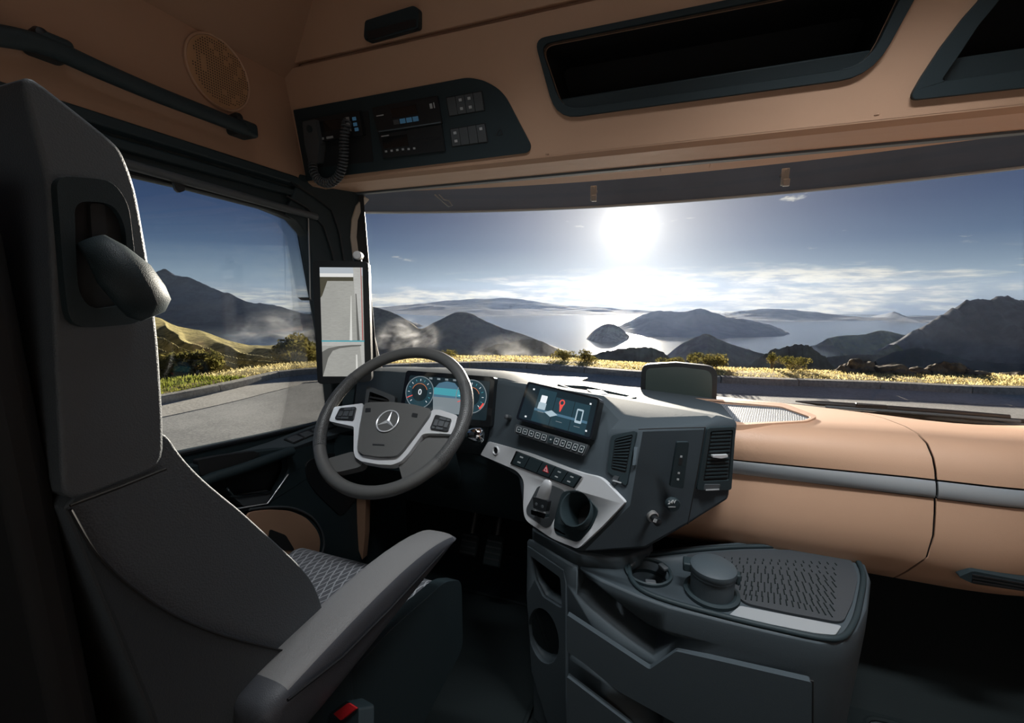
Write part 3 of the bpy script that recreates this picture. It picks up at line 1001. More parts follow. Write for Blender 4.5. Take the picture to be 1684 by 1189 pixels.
PR = PL((-1.045, 0.9, 1.75), (0, 1, 0), (0, 0, 1))
rail = thing('grab_rail', 'long dark grab rail on the tan side lining', 'grab rail', PR.at(250, 160))
path = [PR.at(x, y) for x, y in ((-40, 52), (40, 66), (90, 82), (170, 118), (260, 156), (350, 191), (400, 211))]
mb = MB(); mb.tube(spline(path, 6), 0.0165, 12, flat=1.15, up=(0, 0, 1))
mb.build('bar', 'plastic', rail)
for (xa, ya), (xb, yb) in (((395, 195), (420, 228)), ((70, 58), (110, 92))):
    c = PR.at((xa + xb) / 2, (ya + yb) / 2)
    mb = MB(); mb.box(c + V((-0.022, 0, 0)), (0.032, 0.030, 0.020))
    mb.build('mount', 'plastic', rail, bevel=0.010, seg=3)
    kn = PR.at(xa - 4, ya - 2)
    mb = MB(); mb.lathe(kn - V((0.02, 0, 0)), V((1, 0, 0)), [(0.009, -0.02), (0.013, 0.02), (0.010, 0.028), (0.0, 0.03)], 16)
    mb.build('end_cap', 'black', rail)

# roller blind of the side window
PB = PL((-1.085, 0.9, 1.5), (0, 1, 0), (0, 0, 1))
bl = thing('window_blind', 'dark roller blind cassette over the driver window', 'blind', PB.at(360, 300))
a_, b_ = PB.at(180, 262), PB.at(520, 357)
mb = MB(); mb.tube([a_, a_.lerp(b_, 0.5), b_], 0.012, 10)
mb.build('cassette', 'plastic_mid', bl)
mb = MB(); mb.slab(rnd(PB.P([(284, 294), (304, 299), (304, 314), (295, 317), (289, 312)]), 0.003), V((-0.008, 0, 0)))
mb.build('pull_tab', 'black', bl, bevel=0.001)
mb = MB(); mb.tube(PB.P([(507, 356), (508, 400), (509, 430), (510, 492)]), 0.0026, 6)
mb.build('guide_rod', 'aluminium', bl)
mb = MB(); mb.slab(rnd(PB.P([(494, 489), (512, 489), (514, 494), (500, 494)]), 0.002), V((-0.012, 0, 0)))
mb.build('end_stop', 'black', bl, bevel=0.001)

# ================================================================== overhead console
OH = PL((0, 1.265, 1.630), (1, 0, 0), (0, -0.196, 0.98))
oc = thing('overhead_console', 'tan overhead console spanning the cab above the windshield', 'overhead console', (0, 1.27, 1.63))
ZS = 0.335                                          # height of the long seam above the bays


def ohp(pts, d=0.0): return OH.P(pts, d)


bay_o = [OH.ab(*p) for p in ((880, 66), (918, 197), (1428, 128), (1500, 5))]
topb = bay_o[0][1]
sl = ((1500 - 1440), )
r1, r2 = OH.ab(1443, 112), OH.ab(1500, 5)
rx = r1[0] + (r2[0] - r1[0]) * (topb - r1[1]) / (r2[1] - r1[1])
bay_out = [OH.p(bay_o[0][0], topb), OH.p(*OH.ab(916, 197)), OH.p(*OH.ab(1432, 127)), OH.p(rx, topb)]
i0, i1, i2 = OH.ab(890, 80), OH.ab(926, 183), OH.ab(1424, 110)
irx = rx - 0.035
bay_in = [OH.p(i0[0], topb - 0.014), OH.p(*i1), OH.p(*i2), OH.p(irx, topb - 0.014)]
rb = [OH.ab(*p) for p in ((1490, 167), (1512, 128), (1545, 78), (1580, 32), (1606, 3))]
rb_out = [OH.p(*p) for p in rb] + [OH.p(rb[-1][0] + 0.035, topb), OH.p(1.02, topb), OH.p(1.02, OH.ab(1684, 148)[1]), ]
ri = [OH.ab(*p) for p in ((1543, 136), (1575, 90), (1604, 45), (1640, 2))]
rb_in = [OH.p(*p) for p in ri] + [OH.p(ri[-1][0] + 0.03, topb - 0.012), OH.p(0.99, topb - 0.012), OH.p(0.99, OH.ab(1684, 113)[1])]
fas = [OH.p(-1.10, 0.0), OH.p(1.12, 0.0), OH.p(1.12, ZS), OH.p(-1.10, ZS)]
hole1 = rnd(bay_in, [0.03, 0.05, 0.05, 0.03])
hole2 = rnd(rb_in, 0.01)
mb = MB(); mb.slab(fas, -OH.n * 0.02, [hole1, hole2])
mb.build('fascia', 'tan', oc)
for nm, ou, inn in (('bay_frame', rnd(bay_out, [0.03, 0.06, 0.06, 0.03]), hole1), ('bay_frame', rnd(rb_out, [0.02, 0, 0, 0, 0, 0.03, 0.03, 0.03]), hole2)):
    mb = MB(); mb.slab([p + OH.n * 0.010 for p in ou], -OH.n * 0.024, [[p + OH.n * 0.010 for p in inn]])
    mb.build(nm, 'plastic', oc, bevel=0.005)
l1 = OH.P([(920, 161), (1438, 78), (1424, 110), (926, 183)])
l2 = [OH.p(*OH.ab(1572, 93)), OH.p(0.985, OH.ab(1684, 75)[1]), OH.p(0.985, OH.ab(1684, 113)[1]), OH.p(*OH.ab(1543, 136))]
for inn, ledge in ((hole1, l1), (hole2, l2)):
    # deep dark compartment with a lip at its front
    c = sum(inn, V()) / len(inn)
    back = [c + (p - c) * 1.02 - OH.n * 0.26 for p in inn]
    mb = MB(); mb.loft([[c + (p - c) * 1.02 - OH.n * 0.012 for p in inn], back], True, False)
    mb.f.append(tuple(range(len(inn), 2 * len(inn))))
    mb.build('bay_liner', 'void', oc, smooth=20)
    mb = MB(); mb.slab([p - OH.n * 0.015 for p in ledge], -OH.n * 0.012)
    mb.build('bay_lip', 'plastic', oc, bevel=0.004)
# upper locker row above the seam
mb = MB(); mb.slab([OH.p(-1.05, ZS + 0.012, 0.0), OH.p(0.25, ZS + 0.012, 0.0), OH.p(0.25, 0.66, 0.0), OH.p(-1.05, 0.66, 0.0)], -OH.n * 0.02)
lk = mb.build('locker_lid', 'tan', oc, bevel=0.006)
mb = MB(); mb.slab([OH.p(0.26, ZS + 0.012, 0.0), OH.p(1.1, ZS + 0.012, 0.0), OH.p(1.1, 0.66, 0.0), OH.p(0.26, 0.66, 0.0)], -OH.n * 0.02)
mb.build('locker_lid', 'tan', oc, bevel=0.006)
mb = MB(); mb.slab([OH.p(-1.10, ZS - 0.001, -0.022), OH.p(1.12, ZS - 0.001, -0.022), OH.p(1.12, 0.68, -0.022), OH.p(-1.10, 0.68, -0.022)], -OH.n * 0.01)
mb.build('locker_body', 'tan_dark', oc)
mb = MB(); mb.slab([OH.p(-1.10, ZS + 0.012, -0.004), OH.p(-1.056, ZS + 0.012, -0.004), OH.p(-1.056, 0.66, -0.004), OH.p(-1.10, 0.66, -0.004)], -OH.n * 0.02)
mb.build('locker_post', 'tan', oc, bevel=0.004)
mb = MB(); mb.slab(rnd(ohp([(600, 34), (680, 9), (688, 14), (688, 46), (604, 69), (598, 62)], 0.020), 0.008), -OH.n * 0.026)
mb.build('locker_handle', 'plastic', lk, bevel=0.008, seg=3)
mb = MB(); mb.slab(rnd(ohp([(603, 52), (684, 30), (684, 43), (606, 66)], 0.0215), 0.003), -OH.n * 0.004)
mb.build('handle_lip', 'black', lk, bevel=0.001)

# underside, grey-blue edge strip and header lip
def hy(x): return 1.535 + 0.16 * (1 - (x / 1.1) ** 2)


XS = [-1.10 + 2.22 * i / 24 for i in range(25)]
mb = MB(); mb.loft([[V((x, 1.264, 1.645)), V((x, 1.268, 1.628)), V((x, 1.285, 1.620)), V((x, 1.34, 1.622)), V((x, 1.345, 1.629)), V((x, 1.494, 1.641))] for x in XS], closed=False)
mb.build('underside', 'tan', oc, smooth=25, solid=0.004)
mb = MB(); mb.loft([[V((x, 1.490, 1.632)), V((x, 1.490, 1.650)), V((x, 1.514, 1.650)), V((x, 1.514, 1.632))] for x in XS])
mb.build('edge_strip', 'bluegrey', oc, bevel=0.001)
mb = MB(); mb.loft([[V((x, 1.512, 1.648)), V((x, (1.512 + hy(x)) / 2, 1.652)), V((x, (1.512 + hy(x)) / 2 + 0.004, 1.657)), V((x, hy(x) - 0.01, 1.652)), V((x, hy(x), 1.67)), V((x, hy(x), 2.32))] for x in XS], closed=False)
mb.build('header_lip', 'tan', oc, smooth=25, solid=0.004)
for px, py in ((900, 253), (1442, 188)):
    q = UZ(px, py, 1.618)
    mb = MB(); mb.lathe(q, V((0, 0, -1)), [(0.005, 0), (0.005, 0.002), (0.003, 0.003)], 12)
    mb.build('screw_cap', 'tan_dark', oc)
for a, b in (((1085, 272), (1170, 264)),):
    p, q = UZ(a[0], a[1], 1.642), UZ(b[0], b[1], 1.642)
    mb = MB(); mb.box((p + q) / 2 + V((0, 0.03, -0.002)), ((q - p).length / 2, 0.03, 0.006))
    mb.build('lamp_cover', 'tan', oc, bevel=0.004)

# dark equipment panel
pan = [(482, 181), (770, 127), (800, 133), (828, 152), (874, 240), (868, 251), (560, 289), (504, 298)]
PAN = OH.P(pan, 0.006)
mb = MB(); mb.slab(rnd(PAN, [0.004, 0.02, 0.03, 0.03, 0.015, 0.01, 0.02, 0.004]), -OH.n * 0.012)
rp = mb.build('equipment_panel', 'plastic', oc, bevel=0.003)
# raised rim of the fascia that sweeps around the panel
mb = MB(); mb.slab(rnd(OH.P([(814, 224), (828, 222), (822, 210)], 0.0065), 0.001), -OH.n * 0.003, [OH.P([(817.5, 222), (825, 221), (821.5, 214)], 0.0065)])
mb.build('warning_mark', 'black', rp)


def device(name, label, cat, quad, d, depth, mt, bevel=0.002, group=None):
    t = thing(name, label, cat, sum(OH.P(quad), V()) / 4, group)
    mb = MB(); mb.slab(rnd(OH.P(quad, d), 0.003, 3), -OH.n * depth)
    mb.build('body', mt, t, bevel=bevel)
    return t


def quad_in(q, a0, a1, b0, b1):
    """sub-rectangle of a pixel quad (tl, tr, br, bl)"""
    def P_(a, b):
        t = V(q[0]).lerp(V(q[1]), a); m = V(q[3]).lerp(V(q[2]), a)
        return tuple(t.lerp(m, b))
    return [P_(a0, b0), P_(a1, b0), P_(a1, b1), P_(a0, b1)]


def plate(name, q, pl, d, mt, parent, depth=0.002, r=0.0, bevel=0.0):
    pts = pl.P(q, d)
    mb = MB(); mb.slab(rnd(pts, r, 3) if r else pts, -pl.n * depth)
    return mb.build(name, mt, parent, bevel=bevel)


q1 = [(611, 177), (719, 157), (727, 203), (621, 219)]
t = device('toll_unit', 'upper black slot unit with small display in the overhead panel', 'radio', q1, 0.012, 0.02, 'black')
plate('display', quad_in(q1, 0.27, 0.66, 0.18, 0.52), OH, 0.0128, 'gloss_black', t, 0.002)
for k, f in enumerate((0.27, 0.37, 0.47, 0.57)):
    plate('key', quad_in(q1, f, f + 0.085, 0.60, 0.78), OH, 0.0132, 'em_dim' if k in (1, 2, 3) else 'plastic_mid', t, 0.002, bevel=0.0005)
plate('rib', quad_in(q1, 0.02, 0.98, 0.93, 0.97), OH, 0.0126, 'bluegrey', t, 0.001)
plate('maker_mark', quad_in(q1, 0.86, 0.90, 0.24, 0.42), OH, 0.0126, 'print', t, 0.0008)
plate('maker_mark', quad_in(q1, 0.92, 0.935, 0.22, 0.42), OH, 0.0126, 'print', t, 0.0008)
plate('lettering_line', quad_in(q1, 0.04, 0.15, 0.33, 0.37), OH, 0.0125, 'print', t, 0.0008)
q2 = [(622, 221), (726, 205), (732, 248), (630, 260)]
t = device('tachograph', 'lower black tachograph unit with dark display in the overhead panel', 'tachograph', q2, 0.012, 0.02, 'black')
plate('display', quad_in(q2, 0.04, 0.44, 0.16, 0.62), OH, 0.0126, 'gloss_black', t, 0.0015)
plate('card_slot', quad_in(q2, 0.52, 0.94, 0.42, 0.50), OH, 0.0126, 'void', t, 0.001)
for k in range(6):
    plate('key', quad_in(q2, 0.05 + k * 0.09, 0.085 + k * 0.09, 0.70 + 0.02 * (k > 3), 0.78 + 0.02 * (k > 3)), OH, 0.0126, 'print', t, 0.001)
plate('lettering_line', quad_in(q2, 0.04, 0.16, 0.08, 0.12), OH, 0.0125, 'print', t, 0.0008)

import_banks = (([(733, 160), (793, 149), (798, 182), (738, 192)], 'upper bank of four rocker switches in the overhead panel', ((1, 0), (2, 0), (1, 1), (2, 1))),
                ([(739, 212), (798, 202), (803, 234), (743, 242)], 'lower bank of four rocker switches in the overhead panel', ((0, 0), (3, 0), (0, 1))))
for q, lab, marks in import_banks:
    t = device('switch_bank', lab, 'switches', q, 0.0075, 0.012, 'void', group='rocker banks in the overhead panel')
    for k in range(4):
        a0, a1 = 0.02 + k * 0.24, 0.02 + (k + 1) * 0.24 - 0.012
        top, bot = quad_in(q, a0, a1, 0.04, 0.50), quad_in(q, a0, a1, 0.50, 0.96)
        mb = MB()
        mid = OH.P([top[3], top[2]], 0.013); tp = OH.P([top[0], top[1]], 0.009); bt = OH.P([bot[3], bot[2]], 0.009)
        ins = -OH.n * 0.008
        mb.loft([[tp[0], mid[0], bt[0], bt[0] + ins, tp[0] + ins], [tp[1], mid[1], bt[1], bt[1] + ins, tp[1] + ins]])
        rk = mb.build('rocker', 'plastic_mid', t, bevel=0.0008, smooth=20)
        for (kk, rr) in marks:
            if kk == k: plate('symbol', quad_in(q, a0 + 0.075, a1 - 0.075, 0.19 + 0.44 * rr, 0.33 + 0.44 * rr), OH, 0.0128, 'print', rk, 0.001)

# two-way radio with its handset and coiled cord
q3 = [(505, 196), (590, 182), (597, 222), (512, 236)]
cb = thing('radio_set', 'black two-way radio with hanging handset and coiled cord', 'radio', OH.at(550, 210))
mb = MB(); mb.slab(rnd(OH.P(q3, 0.022), 0.004), -OH.n * 0.03)
mb.build('body', 'black', cb, bevel=0.003)
plate('mount_well', [(496, 200), (606, 182), (614, 266), (516, 276)], OH, 0.0068, 'void', cb, 0.002, 0.006)
plate('display', quad_in(q3, 0.12, 0.62, 0.18, 0.62), OH, 0.0228, 'gloss_black', cb, 0.0015)
for a, b in ((0.72, .18), (0.72, .40), (0.85, .22), (0.85, .45), (0.72, .62), (0.86, .66)):
    plate('key', quad_in(q3, a, a + 0.07, b, b + 0.14), OH, 0.0235, 'print' if a < .8 else 'em_dim', cb, 0.002)
for a in (0.12, 0.30):
    plate('key', quad_in(q3, a, a + 0.13, 0.83, 0.92), OH, 0.0232, 'print', cb, 0.0015)
mb = MB(); mb.slab(rnd(OH.P([(497, 200), (518, 196), (525, 236), (522, 268), (508, 270), (501, 238)], 0.040), 0.006), -OH.n * 0.03)
hs = mb.build('handset', 'plastic_mid', cb, bevel=0.006, seg=3)
mb = MB(); mb.lathe(OH.at(509, 212, 0.040), OH.n, [(0.011, 0), (0.011, 0.002), (0.007, 0.003)], 20)
mb.build('knob', 'plastic', hs)
cpath = spline([OH.at(*p) for p in ((572, 200, 0.024), (569, 208, 0.036), (566, 230, 0.042), (565, 262, 0.045), (558, 288, 0.047), (542, 301, 0.048), (525, 297, 0.046), (516, 283, 0.044), (514, 268, 0.034))], 40)
tot_ = [0]
for a, b in zip(cpath, cpath[1:]): tot_.append(tot_[-1] + (b - a).length)
hel = []
turns = 34
kk = 0
for i in range(turns * 12 + 1):
    s = tot_[-1] * i / (turns * 12)
    while kk < len(tot_) - 2 and tot_[kk + 1] < s: kk += 1
    a, b = cpath[kk], cpath[kk + 1]
    c = a.lerp(b, (s - tot_[kk]) / max(tot_[kk + 1] - tot_[kk], 1e-9))
    tt = (b - a).normalized()
    e1 = (OH.n - tt * OH.n.dot(tt)).normalized(); e2 = tt.cross(e1)
    an = 2 * math.pi * i / 12
    rr = 0.0125
    hel.append(c + e1 * rr * math.cos(an) + e2 * rr * math.sin(an))
mb = MB(); mb.tube(hel, 0.0030, 6)
mb.build('coiled_cord', 'plastic_mid', cb)

# external sun visor above the windshield, with brackets and clips
vz = thing('sun_visor', 'dark tinted sun visor outside along the top of the windshield', 'sun visor', (0, 1.9, 1.6))
def vy(x): return 1.715 + 0.205 * (1 - (x / 1.12) ** 2)


XV = [-1.24 + 2.48 * i / 34 for i in range(35)]
mb = MB(); mb.loft([[V((x, vy(x) - 0.02, 1.60)), V((x, vy(x), 1.66)), V((x, vy(x) - 0.05, 1.76)), V((x, vy(x) - 0.16, 1.83))] for x in XV], closed=False)
mb.build('blade', 'visor', vz, smooth=60, solid=0.006)
mb = MB(); mb.tube([V((x, vy(x) - 0.022, 1.598)) for x in XV], 0.005, 6)
mb.build('sunlit_edge', 'strip', vz)  # sunlight on the visor's lower edge, put into this pale colour
for px, py in ((976, 318), (1291, 291)):
    q = UY(px, py, 1.80)
    mb = MB(); mb.box(q, (0.012, 0.004, 0.028)); mb.box(q + V((0.004, -0.006, -0.02)), (0.010, 0.006, 0.012))
    mb.box(q + V((0, 0.035, 0.02)), (0.004, 0.04, 0.006))
    mb.build('bracket', 'aluminium', vz, bevel=0.002)
mb = MB(); mb.tube([UY(*p, 1.66) for p in ((715, 320), (738, 340), (744, 338), (738, 330), (730, 328), (722, 320))], 0.0022, 6)
tag(mb.build('wire_hook', 'aluminium'), 'thin bent wire hook at the top of the windshield', 'hook')


# ================================================================== dashboard
def prof_grid(stations):
    """loft between profiles of equal length"""
    return MB().loft(stations, closed=False)


da = thing('dashboard', 'dark grey driver side dashboard under the windshield', 'dashboard', (-0.55, 1.35, 0.7))
# driver side hood: from the windshield base over the crest and down the face
st = []
for x, yf, zt in ((-1.07, 1.38, 0.93), (-0.95, 1.335, 0.955), (-0.82, 1.30, 0.968), (-0.74, 1.265, 0.975), (-0.68, 1.25, 0.982), (-0.55, 1.245, 0.986), (-0.42, 1.245, 0.986), (-0.35, 1.24, 0.984), (-0.28, 1.235, 0.972), (-0.18, 1.22, 0.955)):
    bk = wsy(x, 0.9)
    st.append([V((x, bk, 0.90)), V((x, yf + 0.18, zt - 0.015)), V((x, yf + 0.06, zt)), V((x, yf + 0.015, zt - 0.004)), V((x, yf, zt - 0.02)), V((x, yf - 0.02, 0.88)), V((x, yf - 0.02, 0.79)), V((x, yf + 0.03, 0.70)), V((x, yf + 0.16, 0.62))])
prof_grid(st).build('dash_shell', 'plastic_soft', da, smooth=35, solid=0.008)
# knee panel below
mb = MB()
mb.loft([[V((x, 1.27 - 0.05 * (x > -0.5), 0.72)), V((x, 1.26, 0.62)), V((x, 1.34, 0.47)), V((x, 1.56, 0.44))] for x in (-1.07, -0.78, -0.55, -0.15)], closed=False)
mb.build('knee_panel', 'plastic', da, smooth=30, solid=0.01)
mb = MB(); mb.slab(rnd([UY(x, y, 1.36) for x, y in ((586, 800), (602, 800), (600, 880), (596, 922), (588, 900))], 0.01), V((0, 0.03, 0)))
mb.build('tan_insert', 'tan_dark', da, bevel=0.006)

# vent at the pillar end of the dash
PV = plane3(UY(612, 640, 1.20), UY(655, 655, 1.22), UY(608, 662, 1.185))
v0 = thing('air_vent', 'dark air vent at the pillar end of the dashboard', 'air vent', PV.at(628, 655), 'air vents')
ou = rnd(PV.P([(603, 634), (632, 645), (650, 652), (648, 675), (598, 675)]), 0.008)
inn = rnd(PV.P([(608, 644), (628, 651), (640, 657), (640, 668), (604, 668)]), 0.005)
mb = MB(); mb.slab(ou, -PV.n * 0.05, [inn]); mb.build('bezel', 'plastic_mid', v0, bevel=0.004)
mb = MB(); mb.slab([p - PV.n * 0.035 for p in inn], -PV.n * 0.01); mb.build('duct', 'void', v0)
for yy in (651, 657, 663):
    mb = MB(); mb.slab(PV.P([(606, yy), (640, yy + 6), (640, yy + 9), (606, yy + 3)], -0.008), -PV.n * 0.02); mb.build('louvre', 'black', v0)

# ------------------------------------------------------------------ instrument display
PC = PL((-0.54, 1.195, 0.90), (1, 0, 0), (0, 0.26, 0.966))
ic = thing('instrument_display', 'wide instrument display with round gauges behind the steering wheel', 'instrument display', PC.at(735, 690))
cl_o = [(668, 609), (814, 620), (807, 703), (655, 690)]
mb = MB(); mb.slab(rnd(PC.P(cl_o), 0.012), -PC.n * 0.03); mb.build('housing', 'gloss_black', ic, bevel=0.004)
cl_i = [(674, 617), (806, 627), (799, 692), (663, 680)]
plate('screen', cl_i, PC, 0.0012, 'em_dark', ic, 0.002, 0.006)


def disc(name, pl, c, r, d, mt, parent, r0=0.0, a0=0.0, a1=360.0, seg=48, sq=1.0, th=0.0006):
    """flat ring or sector printed on a screen; c is a 3D centre"""
    mb = MB()
    n_ = max(3, int(seg * abs(a1 - a0) / 360))
    ring = []
    for i in range(n_ + 1):
        a = R(a0 + (a1 - a0) * i / n_)
        ring.append((math.cos(a), math.sin(a)))
    vs, fs = [], []
    for cc, ss in ring:
        for rr in (r0, r):
            for dd in (d, d - th): vs.append(c + pl.u * (cc * rr * sq) + pl.v * (ss * rr) + pl.n * dd)
    for i in range(n_):
        o, p = i * 4, i * 4 + 4
        fs += [(o, o + 2, p + 2, p), (o + 2, o + 3, p + 3, p + 2), (o + 1, p + 1, p + 3, o + 3), (o, p, p + 1, o + 1)]
    mb.add(vs, fs)
    return mb.build(name, mt, parent, smooth=0)


for cx_, cy_, red in ((690.5, 645, False), (775, 652, True)):
    c = PC.at(cx_, cy_)
    gr_ = 0.0525
    gg = disc('gauge', PC, c, gr_, 0.0016, 'em_teal', ic)
    disc('gauge_ring', PC, c, gr_, 0.0022, 'em_grey', gg, gr_ * 0.955)
    disc('gauge_hub', PC, c, gr_ * 0.55, 0.0022, 'em_dark', gg)
    disc('hub_ring', PC, c, gr_ * 0.55, 0.0026, 'em_amber', gg, gr_ * 0.525, 20, 160)
    for k in range(13):
        a = R(225 - k * 22.5)
        p = c + PC.u * math.cos(a) * gr_ * 0.76 + PC.v * math.sin(a) * gr_ * 0.76 + PC.n * 0.0024
        du = PC.u * math.cos(a) + PC.v * math.sin(a); dv = PC.v * math.cos(a) - PC.u * math.sin(a)
        MB().box(p, (0.0032, 0.0007, 0.0003), (du, dv, PC.n)).build('tick', 'em_cyan' if k % 2 else 'em_white', gg, smooth=0)
    a = R(205)
    du = PC.u * math.cos(a) + PC.v * math.sin(a); dv = PC.v * math.cos(a) - PC.u * math.sin(a)
    MB().box(c + du * gr_ * 0.72 + PC.n * 0.003, (gr_ * 0.2, 0.0012, 0.0004), (du, dv, PC.n)).build('needle', 'em_red', gg, smooth=0)
    if red: disc('red_zone', PC, c, gr_ * 0.95, 0.0027, 'em_red', gg, gr_ * 0.85, -48, -22)
text('speed_digit', '0', PC, 690.5, 645, 0.026, 'em_white', ic, 0.0034, 0.0003)
hz_ = [(712, 665), (713, 640), (722, 630), (735, 627), (748, 630), (757, 642), (758, 668)]
plate('landscape_sky', hz_, PC, 0.0016, 'em_blue', ic, 0.0006)
plate('landscape_band', [(713, 648), (714, 637), (757, 641), (757, 653)], PC, 0.0020, 'em_cyan', ic, 0.0006)
plate('landscape_ground', [(712, 652), (758, 656), (758, 682), (712, 678)], PC, 0.0020, 'em_grey', ic, 0.0006)
for k in range(5):
    plate('status_icon', [(706 + k * 13, 620.5 + k), (711 + k * 13, 621 + k), (711 + k * 13, 624 + k), (706 + k * 13, 623.5 + k)], PC, 0.0020, 'em_grey', ic, 0.0005)

# ------------------------------------------------------------------ centre stack body (faceted)
def PY(px, py, y): return UY(px, py, y)


a = PY(812, 624, 1.245); b = PY(988, 654, 1.15); s_ = PY(1000, 712, 1.045); t_ = PY(1051, 703, 1.025)
r_ = PY(986, 784, 1.015); n_ = PY(800, 726, 1.205); m_ = PY(789, 748, 1.20); l_ = PY(852, 786, 1.12); k_ = PY(862, 856, 1.085)
q_ = PY(1031, 827, 0.965); j_ = PY(950, 910, 0.985); v_ = PY(1161, 700, 1.085); h_ = PY(1131, 864, 1.095); i_ = PY(1062, 904, 1.05)
e_ = PY(1213, 694, 1.15); g_ = PY(1198, 822, 1.15)
c_ = PY(1020, 688, 1.07); d_ = PY(1190, 682, 1.14)
cs = thing('control_stack', 'dark faceted centre stack of the dashboard angled towards the driver', 'centre console', (0.0, 1.15, 0.62))
j2 = PY(985, 930, 1.02)
names = dict(a=a, b=b, s=s_, t=t_, r=r_, n=n_, m=m_, l=l_, k=k_, q=q_, j=j_, v=v_, h=h_, i=i_, e=e_, g=g_, c=c_, d=d_)
K = list(names)
vs = [names[x] for x in K]
ix = {x: i for i, x in enumerate(K)}


def bkp(name, dy, dz=0.0):
    p = names[name] + V((0, 0, dz)); p.y = dy
    names[name + '_b'] = p; ix[name + '_b'] = len(vs); vs.append(p)


for x in 'anmlkjihge': bkp(x, 1.42 if x in 'nmlk' else 1.45, 0.0 if x != 'a' else -0.05)
vs[ix['e_b']].z -= 0.05; vs[ix['a_b']].y = 1.62
vs[ix['e_b']].y = 1.62
F_ = lambda *xs: tuple(ix[x] for x in xs)
fs = [F_('a', 'b', 's', 'r', 'n'), F_('n', 'r', 'q', 'j', 'k', 'l', 'm'), F_('s', 't', 'q', 'r'), F_('t', 'v', 'h', 'i', 'j', 'q'), F_('v', 'e', 'g', 'h'),
      F_('b', 'c', 's'), F_('c', 'd', 'v', 't', 's'), F_('d', 'e', 'v'), F_('a', 'a_b', 'e_b', 'e', 'd', 'c', 'b'),
      F_('a', 'n', 'n_b', 'a_b'), F_('n', 'm', 'm_b', 'n_b'), F_('m', 'l', 'l_b', 'm_b'), F_('l', 'k', 'k_b', 'l_b'), F_('k', 'j', 'j_b', 'k_b'), F_('j', 'i', 'i_b', 'j_b'), F_('i', 'h', 'h_b', 'i_b'), F_('h', 'g', 'g_b', 'h_b'), F_('g', 'e', 'e_b', 'g_b')]
mb = MB(); mb.add(vs, fs)
body = mb.build('body', 'stack_soft', cs, bevel=0.010, seg=3, smooth=25)
PD = fitplane([a, b, s_, r_, n_])
PS = fitplane([n_, r_, q_, j_, k_, l_])
PM = fitplane([t_, v_, h_, i_, j_, q_])
PW2 = fitplane([v_, e_, g_, h_])
PF = fitplane([s_, t_, q_, r_])
DD = max((p - PD.o).dot(PD.n) for p in (a, b, s_, r_, n_)) + 0.002
DS = max((p - PS.o).dot(PS.n) for p in (n_, r_, q_, j_, k_, l_)) + 0.001
DM = max((p - PM.o).dot(PM.n) for p in (t_, v_, h_, i_, j_, q_)) + 0.001
DW = max((p - PW2.o).dot(PW2.n) for p in (v_, e_, g_, h_)) + 0.001
DF = max((p - PF.o).dot(PF.n) for p in (s_, t_, q_, r_)) + 0.001

# brushed metal panel
sil = [(803, 726), (870, 745), (956, 778), (988, 785), (1028, 826), (988, 868), (950, 903), (908, 886), (864, 856), (860, 838), (862, 790), (850, 774), (790, 748)]
SILV = PS.P(sil, DS + 0.004)
mb = MB(); mb.slab(rnd(SILV, [0.006, 0.03, 0.02, 0.02, 0.006, 0.02, 0.012, 0.02, 0.02, 0.02, 0.02, 0.02, 0.006]), -PS.n * 0.03)
bpan = mb.build('brushed_panel', 'silver', cs, bevel=0.004, seg=3)
z_s = DS + 0.004
plate('selector_recess', [(905, 797), (927, 806), (930, 815), (905, 866), (896, 869), (866, 846), (865, 836), (884, 800)], PS, z_s + 0.0015, 'plastic_mid', cs, 0.01, 0.008, 0.001)
crec = plate('cup_recess', [(924, 808), (952, 806), (985, 838), (972, 868), (950, 893), (912, 878), (910, 862), (915, 838)], PS, z_s + 0.0025, 'plastic', cs, 0.012, 0.014, 0.001)
# start button
sb = thing('start_button', 'round start button with metal ring on the brushed panel', 'button', PS.at(816, 741, z_s), None)
c = PS.at(816, 741, z_s)
MB().lathe(c, PS.n, [(0.0135, -0.004), (0.0135, 0.003), (0.0115, 0.0045), (0.010, 0.003), (0.010, -0.004)], 28).build('ring', 'satin', sb)
MB().lathe(c, PS.n, [(0.0098, -0.004), (0.0098, 0.001), (0.0, 0.0022)], 28).build('cap', 'gloss_black', sb)
# switch row with hazard button
sr = thing('switch_row', 'black switch row with a red hazard triangle on the brushed panel', 'switches', PS.at(898, 770, z_s))
qs = [(850, 742), (957, 784), (944, 803), (840, 763)]
plate('base', qs, PS, z_s + 0.003, 'black', sr, 0.008, 0.003)
for k in range(5):
    a0, a1 = 0.015 + k * 0.195, 0.015 + (k + 1) * 0.195 - 0.012
    q = quad_in(qs, a0, a1, 0.06, 0.94)
    key = plate('key', q, PS, z_s + 0.0065, 'plastic' , sr, 0.004, 0.002, 0.001)
    if k == 2:
        cc = PS.at(*quad_in(q, 0.5, 0.6, 0.48, 0.5)[0], z_s + 0.0075)
        tri = lambda s: [cc + PS.u * (s * math.cos(R(an))) + PS.v * (s * math.sin(R(an))) for an in (90, 210, 330)]
        MB().slab(tri(0.0125), -PS.n * 0.001).build('hazard_triangle', 'red', key, smooth=0)
        MB().slab([p + PS.n * 0.0006 for p in tri(0.0080)], -PS.n * 0.0006, [[p + PS.n * 0.0006 for p in tri(0.0055)]]).build('triangle_outline', 'white', key, smooth=0)
    elif k != 1:
        for bb in ((0.2, 0.3), (0.66, 0.76)):
            plate('symbol', quad_in(q, 0.32, 0.58, bb[0], bb[1]), PS, z_s + 0.0070, 'print', key, 0.0008)
plate('end_trim', quad_in(qs, -0.012, 0.004, 0.0, 1.0), PS, z_s + 0.005, 'chrome', sr, 0.006)
